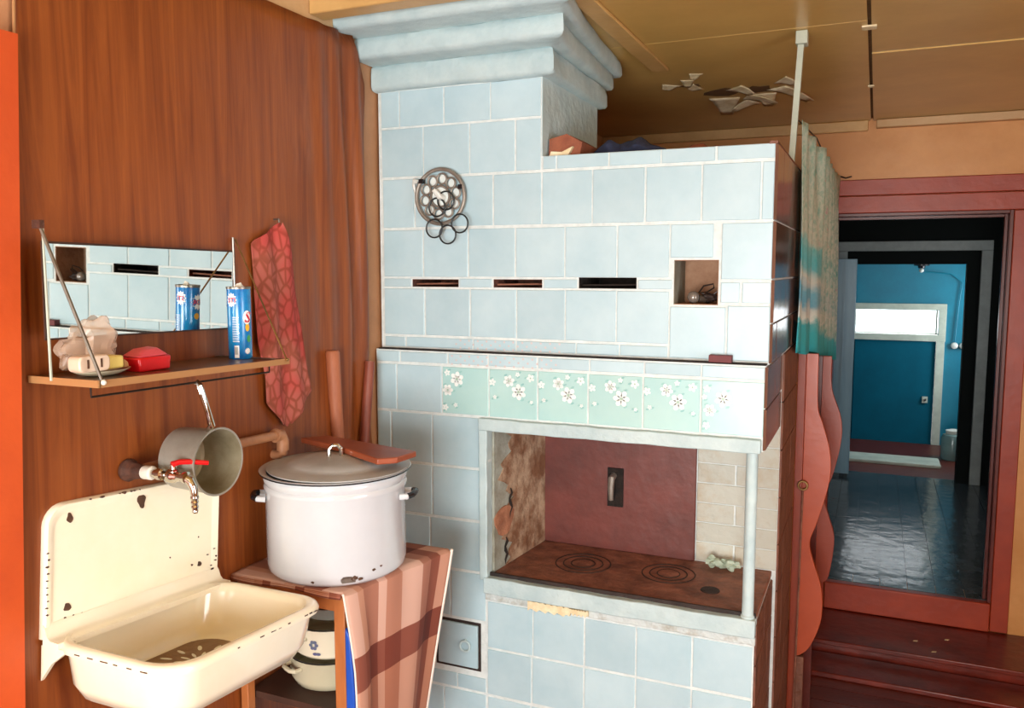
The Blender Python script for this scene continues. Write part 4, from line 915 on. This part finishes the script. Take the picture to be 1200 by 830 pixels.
pt = thing('enamel_pot', (PX, PY, PZ), 'big white enamel cooking pot on the plaid cloth by the stove', 'pot')
H = .268
MB().lathe([(PR - .03, 0), (PR - .012, .003), (PR - .002, .014), (PR, .03), (PR, H - .05), (PR + .003, H - .045), (PR + .004, H - .036), (PR, H - .03), (PR + .004, H - .022), (PR + .005, H - .013), (PR + .001, H - .006), (PR + .012, H), (PR + .015, H + .003), (PR + .010, H + .004), (PR - .004, H - .001), (PR - .005, .02), (.01, .01)], (PX, PY, PZ), 64).build('body', 'enamel_white', pt, angle=50)
MB().ring((PX, PY, PZ + H - .0005), PR + .0135, .0018, 'z', 60, 6).build('black_rim', 'black_rim', pt)
for (a, nm) in ((radians(217), 'l'), (radians(17), 'r')):
    ca, sa = cos(a), sin(a); pts = []
    for (r_, t_, z_) in [(PR - .002, -.032, .20), (PR + .018, -.032, .202), (PR + .028, -.022, .204), (PR + .03, 0, .205), (PR + .028, .022, .204), (PR + .018, .032, .202), (PR - .002, .032, .20)]:
        pts.append((PX + r_ * ca - t_ * sa, PY + r_ * sa + t_ * ca, PZ + z_))
    hd = MB().tube(pts, [.009, .008, .007, .007, .007, .008, .009], 8).build('handle', 'enamel_white', pt)
    MB().tube(pts[1:6], .0083, 8).build('black_grip', 'black_rim', hd)
a0 = math.atan2(-PY, 1.53 - PX)
for (da, z_, s_) in ((.12, .012, .016), (.22, .018, .008), (.3, .013, .006), (.5, .03, .005), (.62, .034, .004), (-.35, .012, .004)):
    g = MB(); n = 12; P = []
    for k in range(n):
        a = 2 * pi * k / n; r = s_ * (.6 + .5 * random.random()); aa = a0 + da + r * cos(a) * 1.3 / PR; P.append((PX + (PR + .0012) * cos(aa), PY + (PR + .0012) * sin(aa), PZ + max(.0135, z_ + r * .8 * sin(a) + .006)))
    g.add(P, [tuple(range(n))]); g.build('enamel_chip', 'chip' if s_ < .01 else 'steel', pt, smooth=False)
ld = thing('pot_lid', (PX, PY, PZ + H), 'flat grey aluminium lid with a loop knob on the big white pot', 'lid')
LZ = PZ + H + .0045
MB().lathe([(PR + .003, 0), (PR + .004, .003), (PR - .01, .006), (PR - .03, .009), (PR - .05, .010), (PR - .055, .014), (.09, .022), (.05, .026), (.001, .028)], (PX + .009, PY + .002, LZ), 56).build('disc', 'alu_lid', ld, angle=40)
kx, ky = PX + .004, PY - .008
MB().tube([(kx - .014, ky - .008, LZ + .026), (kx - .013, ky - .0075, LZ + .046), (kx - .006, ky - .003, LZ + .056), (kx + .006, ky + .003, LZ + .056), (kx + .013, ky + .0075, LZ + .046), (kx + .014, ky + .008, LZ + .026)], .0055, 8).build('knob', 'chrome', ld)
cb = thing('cutting_board', (.3, 1.87, LZ + .03), 'brown wooden cutting board lying across the pot lid', 'cutting board')
MB().prism([(.045, 1.905), (.095, 1.965), (.435, 1.885), (.428, 1.80), (.39, 1.765), (.21, 1.853)], LZ + .028, LZ + .044, 'z').build('board', 'board_brown', cb, bevel=.003)
# pans on the lower shelf
pan = thing('enamel_pan', (.175, 1.85, SZ), 'cream enamel pan with a black rim, lower of the two stacked on the shelf', 'pan', 'stacked enamel pans')
MB().lathe([(.085, .001), (.10, .008), (.112, .03), (.114, .085), (.117, .088), (.112, .088), (.108, .03), (.001, .01)], (.175, 1.85, SZ), 40).build('body', 'enamel_beige', pan, angle=50)
MB().ring((.175, 1.85, SZ + .0895), .1155, .002, 'z', 40, 6).build('rim', 'black_rim', pan)
def ear(px_, py_, pz_, R, par, ang=radians(222), w_=.03, m_='enamel_beige'):
    ca, sa = cos(ang), sin(ang)
    P = [(px_ + r_ * ca - t_ * sa, py_ + r_ * sa + t_ * ca, pz_) for (r_, t_) in [(R - .004, -w_), (R + .014, -w_), (R + .022, -w_ * .6), (R + .023, 0), (R + .022, w_ * .6), (R + .014, w_), (R - .004, w_)]]
    MB().tube(P, .006, 8).build('handle', m_, par)
ear(.175, 1.85, SZ + .066, .113, pan, radians(245)); ear(.175, 1.85, SZ + .066, .113, pan, radians(65))
pan2 = thing('enamel_pan', (.18, 1.85, SZ + .09), 'cream enamel pan with a printed flower, upper of the two stacked on the shelf', 'pan', 'stacked enamel pans')
q0 = SZ + .0925
MB().lathe([(.08, 0), (.098, .004), (.108, .015), (.110, .085), (.113, .088), (.107, .088), (.104, .02), (.001, .006)], (.18, 1.85, q0), 40).build('body', 'enamel_cream', pan2, angle=50)
MB().ring((.18, 1.85, q0 + .0885), .111, .002, 'z', 40, 6).build('rim', 'black_rim', pan2)
ear(.18, 1.85, q0 + .06, .109, pan2, radians(250)); ear(.18, 1.85, q0 + .06, .109, pan2, radians(70))
g = MB(); aF = math.atan2(1.75 - 1.85, 0.30 - .18) - .72
for k in range(6):
    a = 2 * pi * k / 6; P = []
    for i in range(8):
        t = 2 * pi * i / 8; du = .008 * cos(a) + .0055 * cos(t); dz = .009 * sin(a) + .005 * sin(t); aa = aF + du / .11
        P.append((.18 + .1112 * cos(aa), 1.85 + .1112 * sin(aa), q0 + .048 + dz))
    g.add(P, [tuple(range(8))])
for k in range(2):
    P = []
    for i in range(8):
        t = 2 * pi * i / 8; aa = aF + (.004 + .009 * k + .007 * cos(t)) / .11; P.append((.18 + .1112 * cos(aa), 1.85 + .1112 * sin(aa), q0 + .024 + .004 * sin(t)))
    g.add(P, [tuple(range(8))])
g.build('flower_print', 'print_flower', pan2, smooth=False)
bw = thing('metal_bowl', (.18, 1.85, q0 + .09), 'grey metal bowl on top of the stacked pans', 'bowl')
MB().lathe([(.05, .0), (.075, .012), (.088, .045), (.092, .047), (.086, .046), (.072, .014), (.001, .004)], (.18, 1.85, q0 + .0915), 36).build('body', 'alu', bw)
# sticks leaning behind the pot
s1 = MB().tube([(.03, 2.04, .957), (.022, 2.118, 1.21), (.022, 2.106, 1.36), (.02, 2.10, 1.495), (.02, 2.10, 1.502)], [.017, .019, .021, .022, .018], 14).build('wooden_stick', 'stick_wood', org=(.03, 2.1, .957)); tag(s1, 'thick light wooden handle leaning on the wall behind the pot', 'stick')
s2 = MB().tube([(.05, 2.17, FZ + .001), (.03, 2.25, 1.19), (.028, 2.292, 1.45)], [.016, .016, .016], 12).build('wooden_stick', 'stick_red', org=(.05, 2.17, FZ)); tag(s2, 'reddish wooden stick leaning in the corner beside the stove', 'stick')
